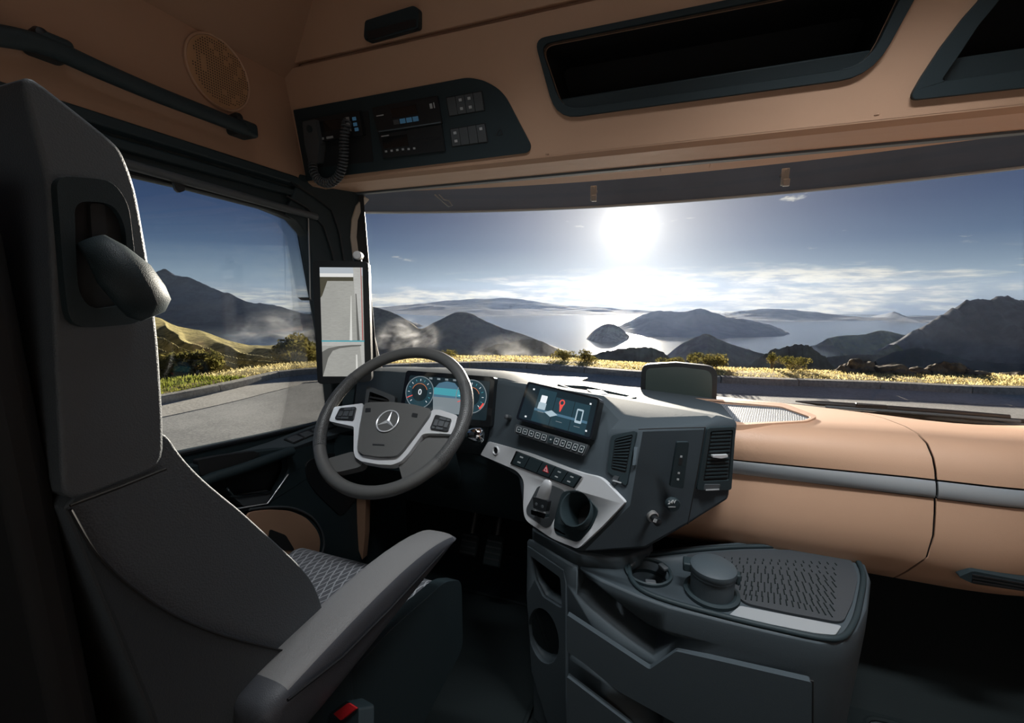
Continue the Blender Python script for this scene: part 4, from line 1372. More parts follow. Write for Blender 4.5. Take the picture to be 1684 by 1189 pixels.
plate('end_trim', quad_in(qs, 0.985, 1.004, 0.0, 1.0), PS, z_s + 0.005, 'chrome', sr, 0.006)

# gear selector
gs = thing('gear_selector', 'satin metal gear selector lever on the brushed panel', 'gear selector', PS.at(893, 830, z_s))
def gring(px, py, d, wu, wv, k=14):
    c = PS.at(px, py, z_s + d)
    out = []
    for i in range(k):
        an = 2 * math.pi * i / k
        ca, sa = math.cos(an), math.sin(an)
        f = 1 / max((abs(ca) ** 3 + abs(sa) ** 3) ** (1 / 3), 1e-6)
        out.append(c + PS.u * (ca * f * wu) + (PS.v * 0.6 + PS.n * 0.8) * (sa * f * wv))
    return out


MB().loft([gring(884, 850, 0.004, 0.019, 0.007), gring(886, 841, 0.018, 0.0185, 0.012), gring(890, 826, 0.032, 0.018, 0.014), gring(895, 810, 0.042, 0.017, 0.013), gring(900, 797, 0.047, 0.015, 0.010), gring(903, 789, 0.046, 0.010, 0.005)]).build('lever', 'satin', gs, smooth=60, sub=1)
fp = rnd([PS.at(x, y, z_s + 0.046) for x, y in ((876, 817), (901, 824), (897, 842), (877, 836))], 0.004)
MB().slab(fp, -PS.n * 0.014).build('button_face', 'black', gs, bevel=0.003)
fo = rnd([PS.at(x, y, z_s + 0.036) for x, y in ((873, 838), (898, 845), (895, 853), (873, 846))], 0.003)
MB().slab(fo, -PS.n * 0.016).build('foot_trim', 'chrome', gs, bevel=0.003)
for x, y in ((882, 829), (892, 833)):
    MB().lathe(PS.at(x, y, z_s + 0.046), PS.n, [(0.0042, 0), (0.0042, 0.0012), (0.0, 0.0018)], 14).build('button', 'plastic_mid', gs)

# cup holder in the brushed panel: the well is carved through panel and body
ch = thing('cup_holder', 'round open cup holder set in the brushed panel', 'cup holder', PS.at(948, 842, z_s))
c0 = PS.at(950, 838, z_s + 0.003)
ax = (PS.n * 0.86 + V((0, 0, 0.45))).normalized()
for ob in (body, bpan, crec): cut(ob, MB().lathe(c0, ax, [(0.0405, -0.075), (0.0405, 0.06)], 40))
MB().lathe(c0, ax, [(0.0395, -0.07), (0.0465, -0.012), (0.047, 0.008), (0.0445, 0.0125), (0.0415, 0.0125), (0.039, 0.008), (0.036, -0.066), (0.0, -0.067)], 44).build('cup', 'plastic', ch, smooth=50)
MB().lathe(c0, ax, [(0.035, -0.0655), (0.035, -0.064), (0.0, -0.0635)], 32).build('bottom_pad', 'void', ch)

# ------------------------------------------------------------------ central touch display with key strip
cd = thing('touch_display', 'central touch display showing vehicle graphics beside the steering wheel', 'touch display', PD.at(917, 675))
disp = [(868, 627), (987, 655), (972, 724), (848, 689)]
z_d = DD + 0.014
mb = MB(); mb.slab(rnd(PD.P(disp, z_d), 0.010), -PD.n * 0.022); mb.build('housing', 'gloss_black', cd, bevel=0.003, seg=3)
dscr = quad_in(disp, 0.03, 0.97, 0.05, 0.95)
plate('screen', dscr, PD, z_d + 0.0008, 'em_dark', cd, 0.0012, 0.006)
Q = lambda a0, a1, b0, b1: quad_in(disp, a0, a1, b0, b1)
plate('tile', Q(0.19, 0.42, 0.10, 0.93), PD, z_d + 0.0014, 'em_teal', cd, 0.0005)
plate('tile', Q(0.43, 0.68, 0.22, 0.93), PD, z_d + 0.0014, 'em_teal', cd, 0.0005)
plate('tile', Q(0.69, 0.90, 0.22, 0.93), PD, z_d + 0.0014, 'em_teal', cd, 0.0005)
plate('horizon_glow', Q(0.19, 0.90, 0.60, 0.66), PD, z_d + 0.0018, 'em_blue', cd, 0.0004)
plate('truck_picture', Q(0.235, 0.315, 0.25, 0.43), PD, z_d + 0.0022, 'em_white', cd, 0.0005, 0.002)
plate('truck_picture', Q(0.225, 0.325, 0.43, 0.60), PD, z_d + 0.0022, 'em_pale', cd, 0.0005, 0.002)
plate('phone_picture', Q(0.735, 0.825, 0.36, 0.70), PD, z_d + 0.0022, 'em_pale', cd, 0.0005, 0.003)
plate('phone_screen', Q(0.75, 0.81, 0.40, 0.64), PD, z_d + 0.0026, 'em_teal', cd, 0.0004, 0.001)
mp_ = PD.at(*Q(0.535, 0.6, 0.66, 0.7)[0])
MB().slab([mp_ + PD.u * x + PD.v * y + PD.n * (z_d - 0) * 0 + PD.n * (z_d + 0.0022) for x, y in ((-0.022, 0), (0, 0.009), (0.022, 0), (0, -0.009))], -PD.n * 0.0005).build('map_tile', 'em_pale', cd, smooth=0)
pin = PD.at(*Q(0.52, 0.6, 0.32, 0.4)[0], z_d + 0.0026)
disc('map_pin_ring', PD, pin, 0.0088, 0.0, 'em_red', cd, 0.0055, seg=28)
MB().slab([pin + PD.u * x + PD.v * y for x, y in ((-0.0065, -0.005), (0.0065, -0.005), (0.0012, -0.024), (-0.0012, -0.024))], -PD.n * 0.0005).build('map_pin', 'em_red', cd, smooth=0)
for f, b in ((0.10, 0.14), (0.90, 0.80), (0.88, 0.16), (0.10, 0.85)):
    plate('screen_icon', Q(f, f + 0.022, b, b + 0.04), PD, z_d + 0.0020, 'em_white', cd, 0.0004)
for f, b in ((0.24, 0.66), (0.50, 0.78), (0.74, 0.78)):
    plate('caption_line', Q(f, f + 0.08, b, b + 0.012), PD, z_d + 0.0020, 'em_grey', cd, 0.0004)
kq = [(848, 697), (967, 731), (959, 750), (845, 712)]
ks = thing('key_strip', 'grey key strip with outlined keys under the central display', 'keys', PD.at(905, 722))
plate('base', kq, PD, DD + 0.006, 'plastic_mid', ks, 0.012, 0.006, 0.002)
for k in range(11):
    a0 = 0.02 + k * 0.0885
    if k == 5: a0 += 0.008
    q = quad_in(kq, a0, a0 + 0.072, 0.16, 0.84)
    kk = plate('key', q, PD, DD + 0.0095, 'plastic', ks, 0.005, 0.003, 0.001)
    if k != 5:
        o_ = rnd(PD.P(quad_in(q, 0.06, 0.94, 0.08, 0.92), DD + 0.0100), 0.003); i_n = rnd(PD.P(quad_in(q, 0.14, 0.86, 0.15, 0.85), DD + 0.0100), 0.0025)
        MB().slab(o_, -PD.n * 0.0006, [i_n]).build('key_outline', 'print', kk, smooth=0)
    plate('symbol', quad_in(q, 0.36, 0.64, 0.40, 0.58), PD, DD + 0.0101, 'print', kk, 0.0006)
tag(MB().lathe(PD.at(835, 686, DD - 0.008), PD.n, [(0.0075, -0.01), (0.0075, 0.008), (0.005, 0.0105), (0.0, 0.011)], 20).build('sensor_knob', 'plastic_mid'), 'small round sensor knob left of the central display', 'knob')

# ------------------------------------------------------------------ vents on the stack
def vent(label, outline, inner, pl, d, nl, seg_):
    t = thing('air_vent', label, 'air vent', sum(pl.P(inner), V()) / len(inner), 'air vents')
    ou, inn = rnd(pl.P(outline, d + 0.004), 0.008), rnd(pl.P(inner, d + 0.004), 0.006)
    MB().slab(ou, -pl.n * 0.014, [inn]).build('bezel', 'plastic', t, bevel=0.0025)
    MB().slab(rnd(pl.P(inner, d + 0.0005), 0.005), -pl.n * 0.006).build('duct', 'void', t)
    q = [inner[0], inner[1], inner[2], inner[3]]
    for k in range(nl):
        b0 = 0.03 + k * 0.95 / nl
        plate('louvre', quad_in(q, 0.06, 0.94, b0, b0 + 0.42 / nl), pl, d + 0.0035, 'plastic', t, 0.004)
    return t


lv = vent('narrow slatted air vent on the driver side corner of the centre stack', [(1005, 716), (1046, 708), (1030, 800), (998, 775)], [(1011, 722), (1041, 714), (1029, 779), (1004, 772)], PF, DF, 11, 0)
plate('thumb_wheel', [(1043, 735), (1048, 735), (1045, 765), (1040, 765)], PF, DF + 0.007, 'bluegrey', lv, 0.006, 0.001)
plate('slider', [(1010, 782), (1018, 784), (1012, 797), (1004, 790)], PF, DF + 0.007, 'plastic_mid', lv, 0.006, 0.001)
plate('slider_mark', [(1008, 789), (1022, 793), (1021, 795), (1007, 791)], PF, DF + 0.0085, 'print', lv, 0.001)
rv = vent('tall slatted air vent at the passenger side end of the centre stack', [(1164, 704), (1210, 702), (1203, 806), (1146, 806)], [(1169, 709), (1206, 707), (1199, 790), (1156, 792)], PW2, DW, 13, 0)
plate('chrome_tab', [(1172, 749), (1197, 748), (1197, 752), (1186, 754), (1172, 752)], PW2, DW + 0.010, 'satin', rv, 0.006)
plate('slider', [(1160, 797), (1185, 797), (1182, 806), (1158, 806)], PW2, DW + 0.007, 'plastic_mid', rv, 0.006, 0.001)
plate('slider_mark', [(1161, 805), (1183, 804), (1183, 806), (1161, 807)], PW2, DW + 0.0085, 'print', rv, 0.001)

# sockets on the flank
us = thing('usb_panel', 'narrow dark socket strip on the flank of the centre stack', 'socket', PM.at(1116, 765, DM))
uq = [(1114, 727), (1134, 727), (1124, 804), (1102, 800)]
plate('base', uq, PM, DM + 0.004, 'plastic', us, 0.006, 0.004, 0.0015)
plate('port', quad_in(uq, 0.35, 0.65, 0.36, 0.5), PM, DM + 0.0046, 'void', us, 0.001, 0.001)
for b in (0.30, 0.66, 0.80): plate('symbol', quad_in(uq, 0.42, 0.58, b, b + 0.04), PM, DM + 0.0046, 'print', us, 0.0008)
so24 = thing('power_socket', 'round capped 24 volt socket on the flank of the centre stack', 'socket', PM.at(1105, 828, DM))
MB().lathe(PM.at(1105, 828, DM), PM.n, [(0.0165, -0.004), (0.0165, 0.008), (0.0145, 0.011), (0.0, 0.012)], 28).build('cap', 'plastic', so24)
text('lettering', '24V', PM, 1105, 826, 0.0125, 'white', so24, DM + 0.0125, 0.0003, bold=0.0002)
plate('lettering_line', [(1099, 833), (1111, 833), (1111, 834.5), (1099, 834.5)], PM, DM + 0.0122, 'print', so24, 0.0005)
lg = thing('lighter', 'metal ringed cigarette lighter knob on the flank of the centre stack', 'lighter', PM.at(1073, 850, DM))
MB().lathe(PM.at(1073, 849, DM), PM.n, [(0.0135, -0.004), (0.0135, 0.004), (0.011, 0.006), (0.009, 0.003)], 28).build('ring', 'aluminium', lg)
MB().lathe(PM.at(1073, 849, DM), PM.n, [(0.0075, 0.0), (0.0075, 0.016), (0.009, 0.018), (0.009, 0.026), (0.0, 0.028)], 24).build('knob', 'black', lg)
plate('symbol', [(1076, 853), (1081, 855), (1079, 860), (1074, 858)], PM, DM + 0.029, 'print', lg, 0.0008)
mb = MB(); mb.tube(PM.P([(1160, 702), (1146, 785), (1131, 862)], DM), 0.0012, 6)
mb.build('seam', 'void', cs)
mb = MB(); mb.tube(PM.P([(1050, 706), (1105, 704), (1160, 703)], DM), 0.0012, 6)
mb.build('seam', 'void', cs)

# storage bin on the dash top behind the display
sbn = thing('dash_bin', 'shallow dark storage bin with pale lid on the dash top', 'storage bin', UZ(1000, 645, 0.93))
zt = 0.966
bo = [UZ(x, y, zt) for x, y in ((915, 631), (960, 633), (1049, 652), (1016, 659), (985, 655))]
cb0 = sum(bo, V()) / len(bo)
bi = [cb0 + (p - cb0) * 0.84 for p in bo]
mb = MB(); mb.slab(rnd(bo, 0.01), V((0, 0, -0.04)), [rnd(bi, 0.01)]); mb.build('rim', 'plastic', sbn, bevel=0.002)
mb = MB(); mb.slab(rnd([p - V((0, 0, 0.006)) for p in bi], 0.01), V((0, 0, -0.01))); mb.build('tub', 'void', sbn)
mb = MB(); mb.slab(rnd([UZ(x, y, zt + 0.006) for x, y in ((965, 640), (990, 642), (1000, 648), (975, 646))], 0.004), V((0, 0, -0.004))); mb.build('lid', 'white', sbn, bevel=0.001)

# ------------------------------------------------------------------ passenger side dashboard
pd = thing('passenger_dashboard', 'tan passenger side dashboard with a metal strip', 'dashboard', (0.7, 1.35, 0.5))
def pprof(x, part):
    yo = 0.10 * max(0, (x - 0.8) / 0.35) ** 2 - 0.0
    bk = wsy(x, 0.88)
    P_ = {'top': [(bk, 0.866), (1.50, 0.892), (1.38, 0.904), (1.315, 0.904), (1.275, 0.893), (1.25, 0.868), (1.240, 0.842), (1.237, 0.822)],
          'low': [(1.237, 0.775), (1.232, 0.74), (1.225, 0.69), (1.230, 0.63), (1.25, 0.575), (1.285, 0.535), (1.34, 0.515), (1.45, 0.505)],
          'strip': [(1.236, 0.817), (1.233, 0.812), (1.231, 0.797), (1.231, 0.786), (1.234, 0.780)]}[part]
    sh = 0.05 * min(max((0.66 - x) / 0.35, 0), 1)
    return [V((x, y + (yo if y < bk - 0.02 else 0) - (sh * min(max((z - 0.77) / 0.12, 0), 1) if y < 1.4 else 0), z)) for y, z in P_]


def seam_x(z): return 0.712 + 0.018 * math.sin((z - 0.5) / 0.42 * math.pi) - 0.02 * (z < 0.6)


for part, nm, mt in (('top', 'crest_panel', 'tan'), ('low', 'glove_panel', 'tan'), ('strip', 'metal_strip', 'strip')):
    for x0, x1, se in ((0.14, 0.712, 1), (0.712, 1.13, 0)):
        st = []
        for i in range(13):
            f = i / 12
            row = []
            for p in pprof(x0 + (x1 - x0) * f, part):
                xx = seam_x(p.z)
                if se: q = V((x0 + (xx - 0.0025 - x0) * f, p.y, p.z))
                else: q = V((xx + 0.0025 + (x1 - xx) * f, p.y, p.z))
                row.append(q)
            st.append(row)
        prof_grid(st).build(nm, mt, pd, smooth=60, solid=0.004 if part != 'strip' else 0.006)
# dark backing behind seams
st = [[p + V((0, 0.014, -0.006)) for p in pprof(x, 'top')[1:] + pprof(x, 'low')] for x in (0.14, 0.5, 0.712, 0.9, 1.1)]
prof_grid(st).build('backing', 'void', pd, smooth=60)
# woven mat on the dash top and the tan ledge round it
mo = [UZ(x, y, 0.911) for x, y in ((1060, 650), (1290, 663), (1345, 684), (1330, 692), (1215, 699), (1150, 690))]
mo_i = [UZ(x, y, 0.911) for x, y in ((1085, 656), (1283, 668), (1334, 686), (1322, 691), (1218, 695), (1160, 680))]
mb = MB(); mb.slab(rnd(mo, 0.02), V((0, 0, -0.02)), [rnd(mo_i, 0.015)]); mb.build('ledge', 'tan', pd, bevel=0.004)
dm = MB().slab(rnd([p - V((0, 0, 0.004)) for p in mo_i], 0.015), V((0, 0, -0.01))).build('dash_mat', 'dash_weave', smooth=0)
tag(dm, 'grey woven mat in the tray on the dash top', 'mat')
# slot vent low on the panel
PG = PL((0.86, 1.2255, 0.60), (1, 0, 0), (0, -0.1, 1))
sv = thing('slot_vent', 'narrow dark slot vent low on the tan passenger panel', 'air vent', PG.at(1630, 955), 'air vents')
MB().slab(rnd(PG.P([(1576, 949), (1600, 939), (1700, 958), (1700, 975), (1600, 960)], 0.004), 0.006), -PG.n * 0.03).build('bezel', 'plastic', sv, bevel=0.003)
for k in range(3):
    plate('louvre', [(1600, 945 + k * 5), (1698, 962 + k * 5), (1698, 964 + k * 5), (1600, 947 + k * 5)], PG, 0.007, 'black', sv, 0.004)

# framed dark panel standing at the windshield base
mp = thing('framed_panel', 'dark green tinted panel in a black rounded frame at the windshield base', 'panel', UY(1115, 652, 1.60))
PT = PL((0.2, 1.60, 0.92), (1, 0, 0), (0, 0.05, 1))
MB().slab(rnd(PT.P([(1062, 599), (1112, 596), (1170, 602), (1180, 612), (1178, 662), (1052, 662), (1055, 606)]), [0.02, 0, 0.02, 0.02, 0, 0, 0.02]), -PT.n * 0.03).build('frame', 'black', mp, bevel=0.004)
MB().slab(rnd(PT.P([(1066, 606), (1112, 603), (1164, 609), (1171, 617), (1171, 657), (1061, 657), (1062, 611)], 0.0025), 0.012), -PT.n * 0.004).build('tinted_face', 'mirror_green', mp, bevel=0.001)
MB().slab(PT.P([(1085, 655), (1150, 655), (1150, 672), (1085, 672)]), -PT.n * 0.02).build('foot', 'black', mp)

# wipers lying outside along the windshield base
for i, (pts, lab) in enumerate(((((1308, 660), (1345, 663), (1420, 668), (1560, 678), (1660, 686)), 'long black wiper blade along the base of the windshield'),
                                (((1415, 669), (1500, 680), (1600, 688), (1700, 694)), 'second black wiper arm lying below the long blade'))):
    wp = thing('wiper', lab, 'wiper', UY(pts[0][0], pts[0][1], 1.86), 'windshield wipers')
    path = [UY(x, y, 1.84 - 0.05 * k / 4) for k, (x, y) in enumerate(pts)]
    rr = [0.002] + [0.009] * (len(path) - 2) + [0.008]
    MB().tube(path, rr, 8).build('blade', 'black', wp)
    MB().tube([p + V((0.02, -0.012, -0.008)) for p in path[1:]], 0.005, 8).build('arm', 'bluegrey', wp)
    MB().box(path[2] + V((0.02, -0.006, 0.004)), (0.045, 0.008, 0.007)).build('pivot', 'black', wp, bevel=0.003)


# ================================================================== steering wheel
TW = R(45.6)
WC = V((-0.553, 0.948, 0.927))
PWh = PL(WC, (1, 0, 0), (0, math.cos(TW), math.sin(TW)))
sw = thing('steering_wheel', 'grey leather steering wheel with silver spokes', 'steering wheel', WC)


def rim_arc(a0, a1, r, n, Rr=0.2085):
    return [WC + (PWh.u * math.cos(R(a0 + (a1 - a0) * i / n)) + PWh.v * math.sin(R(a0 + (a1 - a0) * i / n))) * Rr for i in range(n + 1)]


def wang(px, py):
    a, b = PWh.ab(px, py)
    return math.degrees(math.atan2(b, a))


tub = MB()
full = rim_arc(0, 360, 0, 96)[:-1]
tub.tube(full, 0.0163, 14, closed=True)
tub.build('rim', 'wheel_leather', sw, smooth=80)
for (p0, p1) in (((581, 617), (528, 735)), ((770, 630), (722, 760))):
    a0, a1 = wang(*p0), wang(*p1)
    if p0[0] < 640 and a1 < a0: a1 += 360
    if p0[0] > 640 and a1 > a0: a1 -= 360
    MB().tube(rim_arc(a0, a1, 0, 30), 0.0170, 14).build('grip', 'wheel_grip', sw, smooth=80)
C5 = lambda x, y: (480 + x / 3.963, 540 + y / 3.963)
def W5(pts, d=0.0): return [PWh.at(*C5(x, y), d) for x, y in pts]


out_s = [(241, 604), (276, 512), (380, 498), (465, 487), (455, 560), (438, 655), (424, 780), (432, 815), (452, 828), (560, 845), (640, 848), (690, 836), (725, 795), (800, 695), (870, 600), (916, 528), (965, 530), (1080, 568), (1062, 640), (1045, 690), (960, 685), (880, 684), (850, 690), (760, 815), (710, 868), (650, 890), (560, 886), (450, 866), (412, 840), (402, 800), (404, 640), (320, 622)]
MB().slab(rnd(W5(out_s, 0.006), 0.006, 4), -PWh.n * 0.022).build('spoke_trim', 'satin', sw, bevel=0.004, seg=3)
pad = [(470, 492), (500, 480), (640, 478), (790, 495), (905, 524), (895, 560), (800, 690), (715, 800), (680, 832), (560, 836), (455, 820), (432, 795), (432, 740), (445, 640)]
MB().slab(rnd(W5(pad, 0.016), 0.010, 4), -PWh.n * 0.045).build('hub_pad', 'wheel_leather', sw, bevel=0.012, seg=4)
for lo in ([(225, 850), (400, 800), (420, 830), (470, 872), (440, 905), (290, 940)], [(690, 870), (770, 805), (900, 690), (1055, 690), (1040, 790), (985, 880), (840, 975), (725, 1010)]):
    MB().slab(rnd(W5(lo, -0.006), 0.010, 4), -PWh.n * 0.024).build('spoke', 'wheel_leather', sw, bevel=0.007, seg=3)
for q, lab in (([(312, 518), (418, 510), (398, 598), (276, 590)], 0), ([(935, 560), (1042, 590), (1015, 672), (897, 655)], 1)):
    kp = MB().slab(rnd(W5(q, 0.0105), 0.006, 4), -PWh.n * 0.008).build('key_pad', 'black', sw, bevel=0.002)
    qq = [C5(*p) for p in q]
    for k, (a0, a1, b0, b1) in enumerate(((0.36, 0.64, 0.30, 0.70), (0.10, 0.30, 0.30, 0.72), (0.70, 0.90, 0.30, 0.72), (0.30, 0.70, 0.06, 0.24), (0.30, 0.70, 0.77, 0.94), (0.74, 0.92, 0.06, 0.22), (0.08, 0.24, 0.78, 0.93))):
        kq_ = MB().slab(rnd(PWh.P(quad_in(qq, a0, a1, b0, b1), 0.0125), 0.002, 3), -PWh.n * 0.004).build('key', 'plastic_mid', kp, bevel=0.0008)
        pass
for q in ([(480, 520), (515, 518), (512, 545), (476, 548)], [(785, 550), (822, 556), (816, 582), (778, 577)]):
    MB().slab(rnd(W5(q, 0.0166), 0.002, 3), -PWh.n * 0.001).build('horn_mark', 'black', sw)
MB().slab(W5([(525, 752), (602, 756), (602, 766), (525, 762)], 0.0166), -PWh.n * 0.001).build('airbag_mark', 'black', sw)
# three-pointed star emblem
ec = PWh.at(*C5(626, 606), 0.0165)
MB().lathe(ec, PWh.n, [(0.032, -0.004), (0.032, 0.0005), (0.0, 0.0008)], 40).build('emblem_dish', 'wheel_leather', sw)
em = MB(); er = 0.0305
em.tube([ec + PWh.n * 0.002 + (PWh.u * math.cos(2 * math.pi * i / 48) + PWh.v * math.sin(2 * math.pi * i / 48)) * er for i in range(48)], 0.0019, 8, closed=True)
for k in range(3):
    an = R(90 + 120 * k)
    tip = ec + (PWh.u * math.cos(an) + PWh.v * math.sin(an)) * er + PWh.n * 0.0015
    wd = R(60)
    l = ec + (PWh.u * math.cos(an + wd) + PWh.v * math.sin(an + wd)) * 0.0055 + PWh.n * 0.0012
    r = ec + (PWh.u * math.cos(an - wd) + PWh.v * math.sin(an - wd)) * 0.0055 + PWh.n * 0.0012
    em.add([ec + PWh.n * 0.0055, l, r, tip], [(0, 1, 3), (0, 3, 2), (1, 2, 3), (0, 2, 1)])
em.build('emblem', 'satin', sw, smooth=25)
# column with shroud and stalks
col = thing('steering_column', 'dark steering column shroud behind the wheel', 'steering column', WC - PWh.n * 0.15)
ringc = lambda d, wx, wy: [WC - PWh.n * d + PWh.u * (wx * math.cos(2 * math.pi * i / 20)) + PWh.v * (wy * math.sin(2 * math.pi * i / 20)) for i in range(20)]
MB().loft([ringc(0.03, 0.055, 0.05), ringc(0.06, 0.075, 0.062), ringc(0.16, 0.085, 0.07), ringc(0.26, 0.085, 0.075), ringc(0.36, 0.06, 0.05), ringc(0.46, 0.035, 0.035)]).build('shroud', 'plastic', col, smooth=50)
sp0 = WC - PWh.n * 0.085 + PWh.u * 0.06
sp1 = UY(786, 716, (WC - PWh.n * 0.085).y + 0.005)
MB().tube([sp0, sp0.lerp(sp1, 0.6), sp0.lerp(sp1, 0.88)], [0.009, 0.011, 0.013], 10).build('stalk', 'plastic', col)
dr = (sp1 - sp0).normalized()
MB().tube([sp1 - dr * 0.025, sp1 - dr * 0.012, sp1 + dr * 0.008, sp1 + dr * 0.014], [0.012, 0.0165, 0.0175, 0.012], 12, flat=1.2).build('stalk_tip', 'chrome', col, smooth=60)

# ================================================================== mirror display on the pillar
ml_, mr_ = V((-1.0, 1.14, 0)), V((-0.80, 1.225, 0))
PMi = plane3(UY(515, 530, 1.125), UY(608, 530, 1.195), UY(519, 628, 1.115))
md_ = thing('mirror_display', 'upright mirror camera screen in a black frame on the windshield pillar', 'screen', PMi.at(565, 630))
fo_ = [(513, 428), (606, 430), (611, 628), (522, 632)]
MB().slab(rnd(PMi.P(fo_), 0.018), -PMi.n * 0.024).build('frame', 'black', md_, bevel=0.004, seg=3)
mq = [(525.5, 439.5), (596, 440), (600, 619), (531, 619)]
MQ = lambda a0, a1, b0, b1: quad_in(mq, a0, a1, b0, b1)
plate('screen', mq, PMi, 0.0012, 'em_road', md_, 0.002)
plate('picture_sky', MQ(0, 1, 0, 0.075), PMi, 0.0018, 'em_sky', md_, 0.0005)
plate('picture_verge', MQ(0, 0.78, 0.088, 0.125), PMi, 0.0018, 'em_verge', md_, 0.0005)
plate('picture_glow', MQ(0, 0.78, 0.055, 0.088), PMi, 0.0020, 'em_glow', md_, 0.0005)
e1q = [MQ(0, .1, 0.125, .2)[0], MQ(0.17, .2, 0.125, .2)[0], MQ(0.04, .1, 0.26, .3)[0], MQ(0.0, .1, 0.28, .3)[0]]
plate('picture_verge', e1q, PMi, 0.0018, 'em_verge', md_, 0.0005)
plate('picture_trailer', [MQ(0.78, 1, 0, 1)[0], MQ(0.97, 1, 0, 1)[0], MQ(0.985, 1, 0.672, 1)[0], MQ(0.86, 1, 0.672, 1)[0], MQ(0.80, 1, 0.22, 1)[0]], PMi, 0.0022, 'em_trailer', md_, 0.0005)
plate('picture_trailer_shade', [MQ(0.82, 1, 0.24, 1)[0], MQ(0.845, 1, 0.24, 1)[0], MQ(0.90, 1, 0.672, 1)[0], MQ(0.84, 1, 0.672, 1)[0]], PMi, 0.0026, 'em_shade', md_, 0.0005)
plate('picture_red_line', [MQ(0.955, 1, 0.0, 1)[0], MQ(0.97, 1, 0.0, 1)[0], MQ(0.985, 1, 0.672, 1)[0], MQ(0.955, 1, 0.672, 1)[0]], PMi, 0.0028, 'em_redline', md_, 0.0005)
plate('picture_lane_line', [MQ(0.715, 1, 0.26, 1)[0], MQ(0.725, 1, 0.26, 1)[0], MQ(0.72, 1, 0.672, 1)[0], MQ(0.66, 1, 0.672, 1)[0]], PMi, 0.0022, 'em_line', md_, 0.0005)
plate('divider_line', MQ(-0.005, 1.005, 0.670, 0.682), PMi, 0.0032, 'em_cyan', md_, 0.0006)
plate('picture_sky', MQ(0, 1, 0.682, 0.72), PMi, 0.0019, 'em_trailer', md_, 0.0005)
arc = [MQ(x, 1, y, 1)[0] for x, y in ((0, 0.775), (0.15, 0.742), (0.4, 0.722), (0.7, 0.712), (0.93, 0.71), (0.93, 0.722), (0.7, 0.728), (0.42, 0.742), (0.25, 0.765), (0.14, 0.83), (0.06, 0.93), (0.0, 1.0))]
plate('picture_verge', arc, PMi, 0.0022, 'em_shade', md_, 0.0005)
plate('picture_lane_line', [MQ(0.80, 1, 0.80, 1)[0], MQ(0.83, 1, 0.80, 1)[0], MQ(0.84, 1, 1.0, 1)[0], MQ(0.79, 1, 1.0, 1)[0]], PMi, 0.0022, 'em_line', md_, 0.0005)
plate('picture_trailer', [MQ(0.90, 1, 0.72, 1)[0], MQ(1.0, 1, 0.72, 1)[0], MQ(1.0, 1, 1.0, 1)[0], MQ(0.96, 1, 1.0, 1)[0]], PMi, 0.0024, 'em_trailer', md_, 0.0005)
bc = PMi.at(588, 422, -0.03)
MB().lathe(PMi.at(588, 420, -0.01), PMi.n, [(0.014, -0.02), (0.014, 0.004), (0.011, 0.007), (0.0, 0.008)], 24).build('camera_cap', 'white', md_)
MB().tube([PMi.at(588, 422, -0.03), PMi.at(590, 470, -0.03), PMi.at(598, 560, -0.03)], 0.014, 8).build('bracket', 'plastic', md_)
MB().slab(PMi.P([(566, 625), (585, 628), (580, 670), (562, 672)], -0.02), -PMi.n * 0.02).build('stay', 'plastic', md_, bevel=0.004)

# ================================================================== lower centre console
TZ = 0.575
lc = thing('storage_console', 'dark lower console box with tray, drawers and cup holders', 'console', (0.2, 1.1, 0.0))
top_px = [(866, 884), (930, 925), (985, 954), (1046, 980), (1098, 999), (1193, 1023), (1282, 1044), (1350, 1058), (1388, 1057), (1412, 1036), (1428, 1000), (1433, 950), (1424, 925), (1402, 896), (1340, 891), (1220, 890), (1120, 898), (1030, 910), (960, 905)]
top = [UZ(x, y, TZ) for x, y in top_px]
cen = sum(top, V()) / len(top)
rings = []
for f, z in ((0.955, 0.0), (0.955, 0.10), (0.965, 0.30), (0.985, 0.42), (1.0, 0.52), (1.0, TZ - 0.012), (0.985, TZ)):
    rings.append([V((cen.x + (p.x - cen.x) * f, cen.y + (p.y - cen.y) * f, z)) for p in top])
mb = MB(); mb.loft(rings)
lbody = mb.build('body', 'plastic_soft', lc, bevel=0.004, smooth=50)
# neck that joins the stack
neck = [UY(866, 872, 1.10), UY(950, 925, 1.02), UY(1000, 942, 1.0), UY(1070, 925, 1.04), UY(1010, 890, 1.2)]
mb = MB(); mb.hull([p + V((0, 0, 0.02)) for p in (UZ(872, 880, 0.60), UZ(950, 922, 0.60), UZ(1010, 935, 0.58), UZ(1070, 915, 0.58))] + [UZ(872, 890, 0.56), UZ(950, 938, 0.56), UZ(1030, 945, 0.56), UZ(1075, 920, 0.56), V((0.1, 1.35, 0.6)), V((-0.15, 1.35, 0.6)), V((0.1, 1.35, 0.5)), V((-0.15, 1.35, 0.5))])
mb.build('neck', 'plastic_soft', lc, bevel=0.012, seg=3)
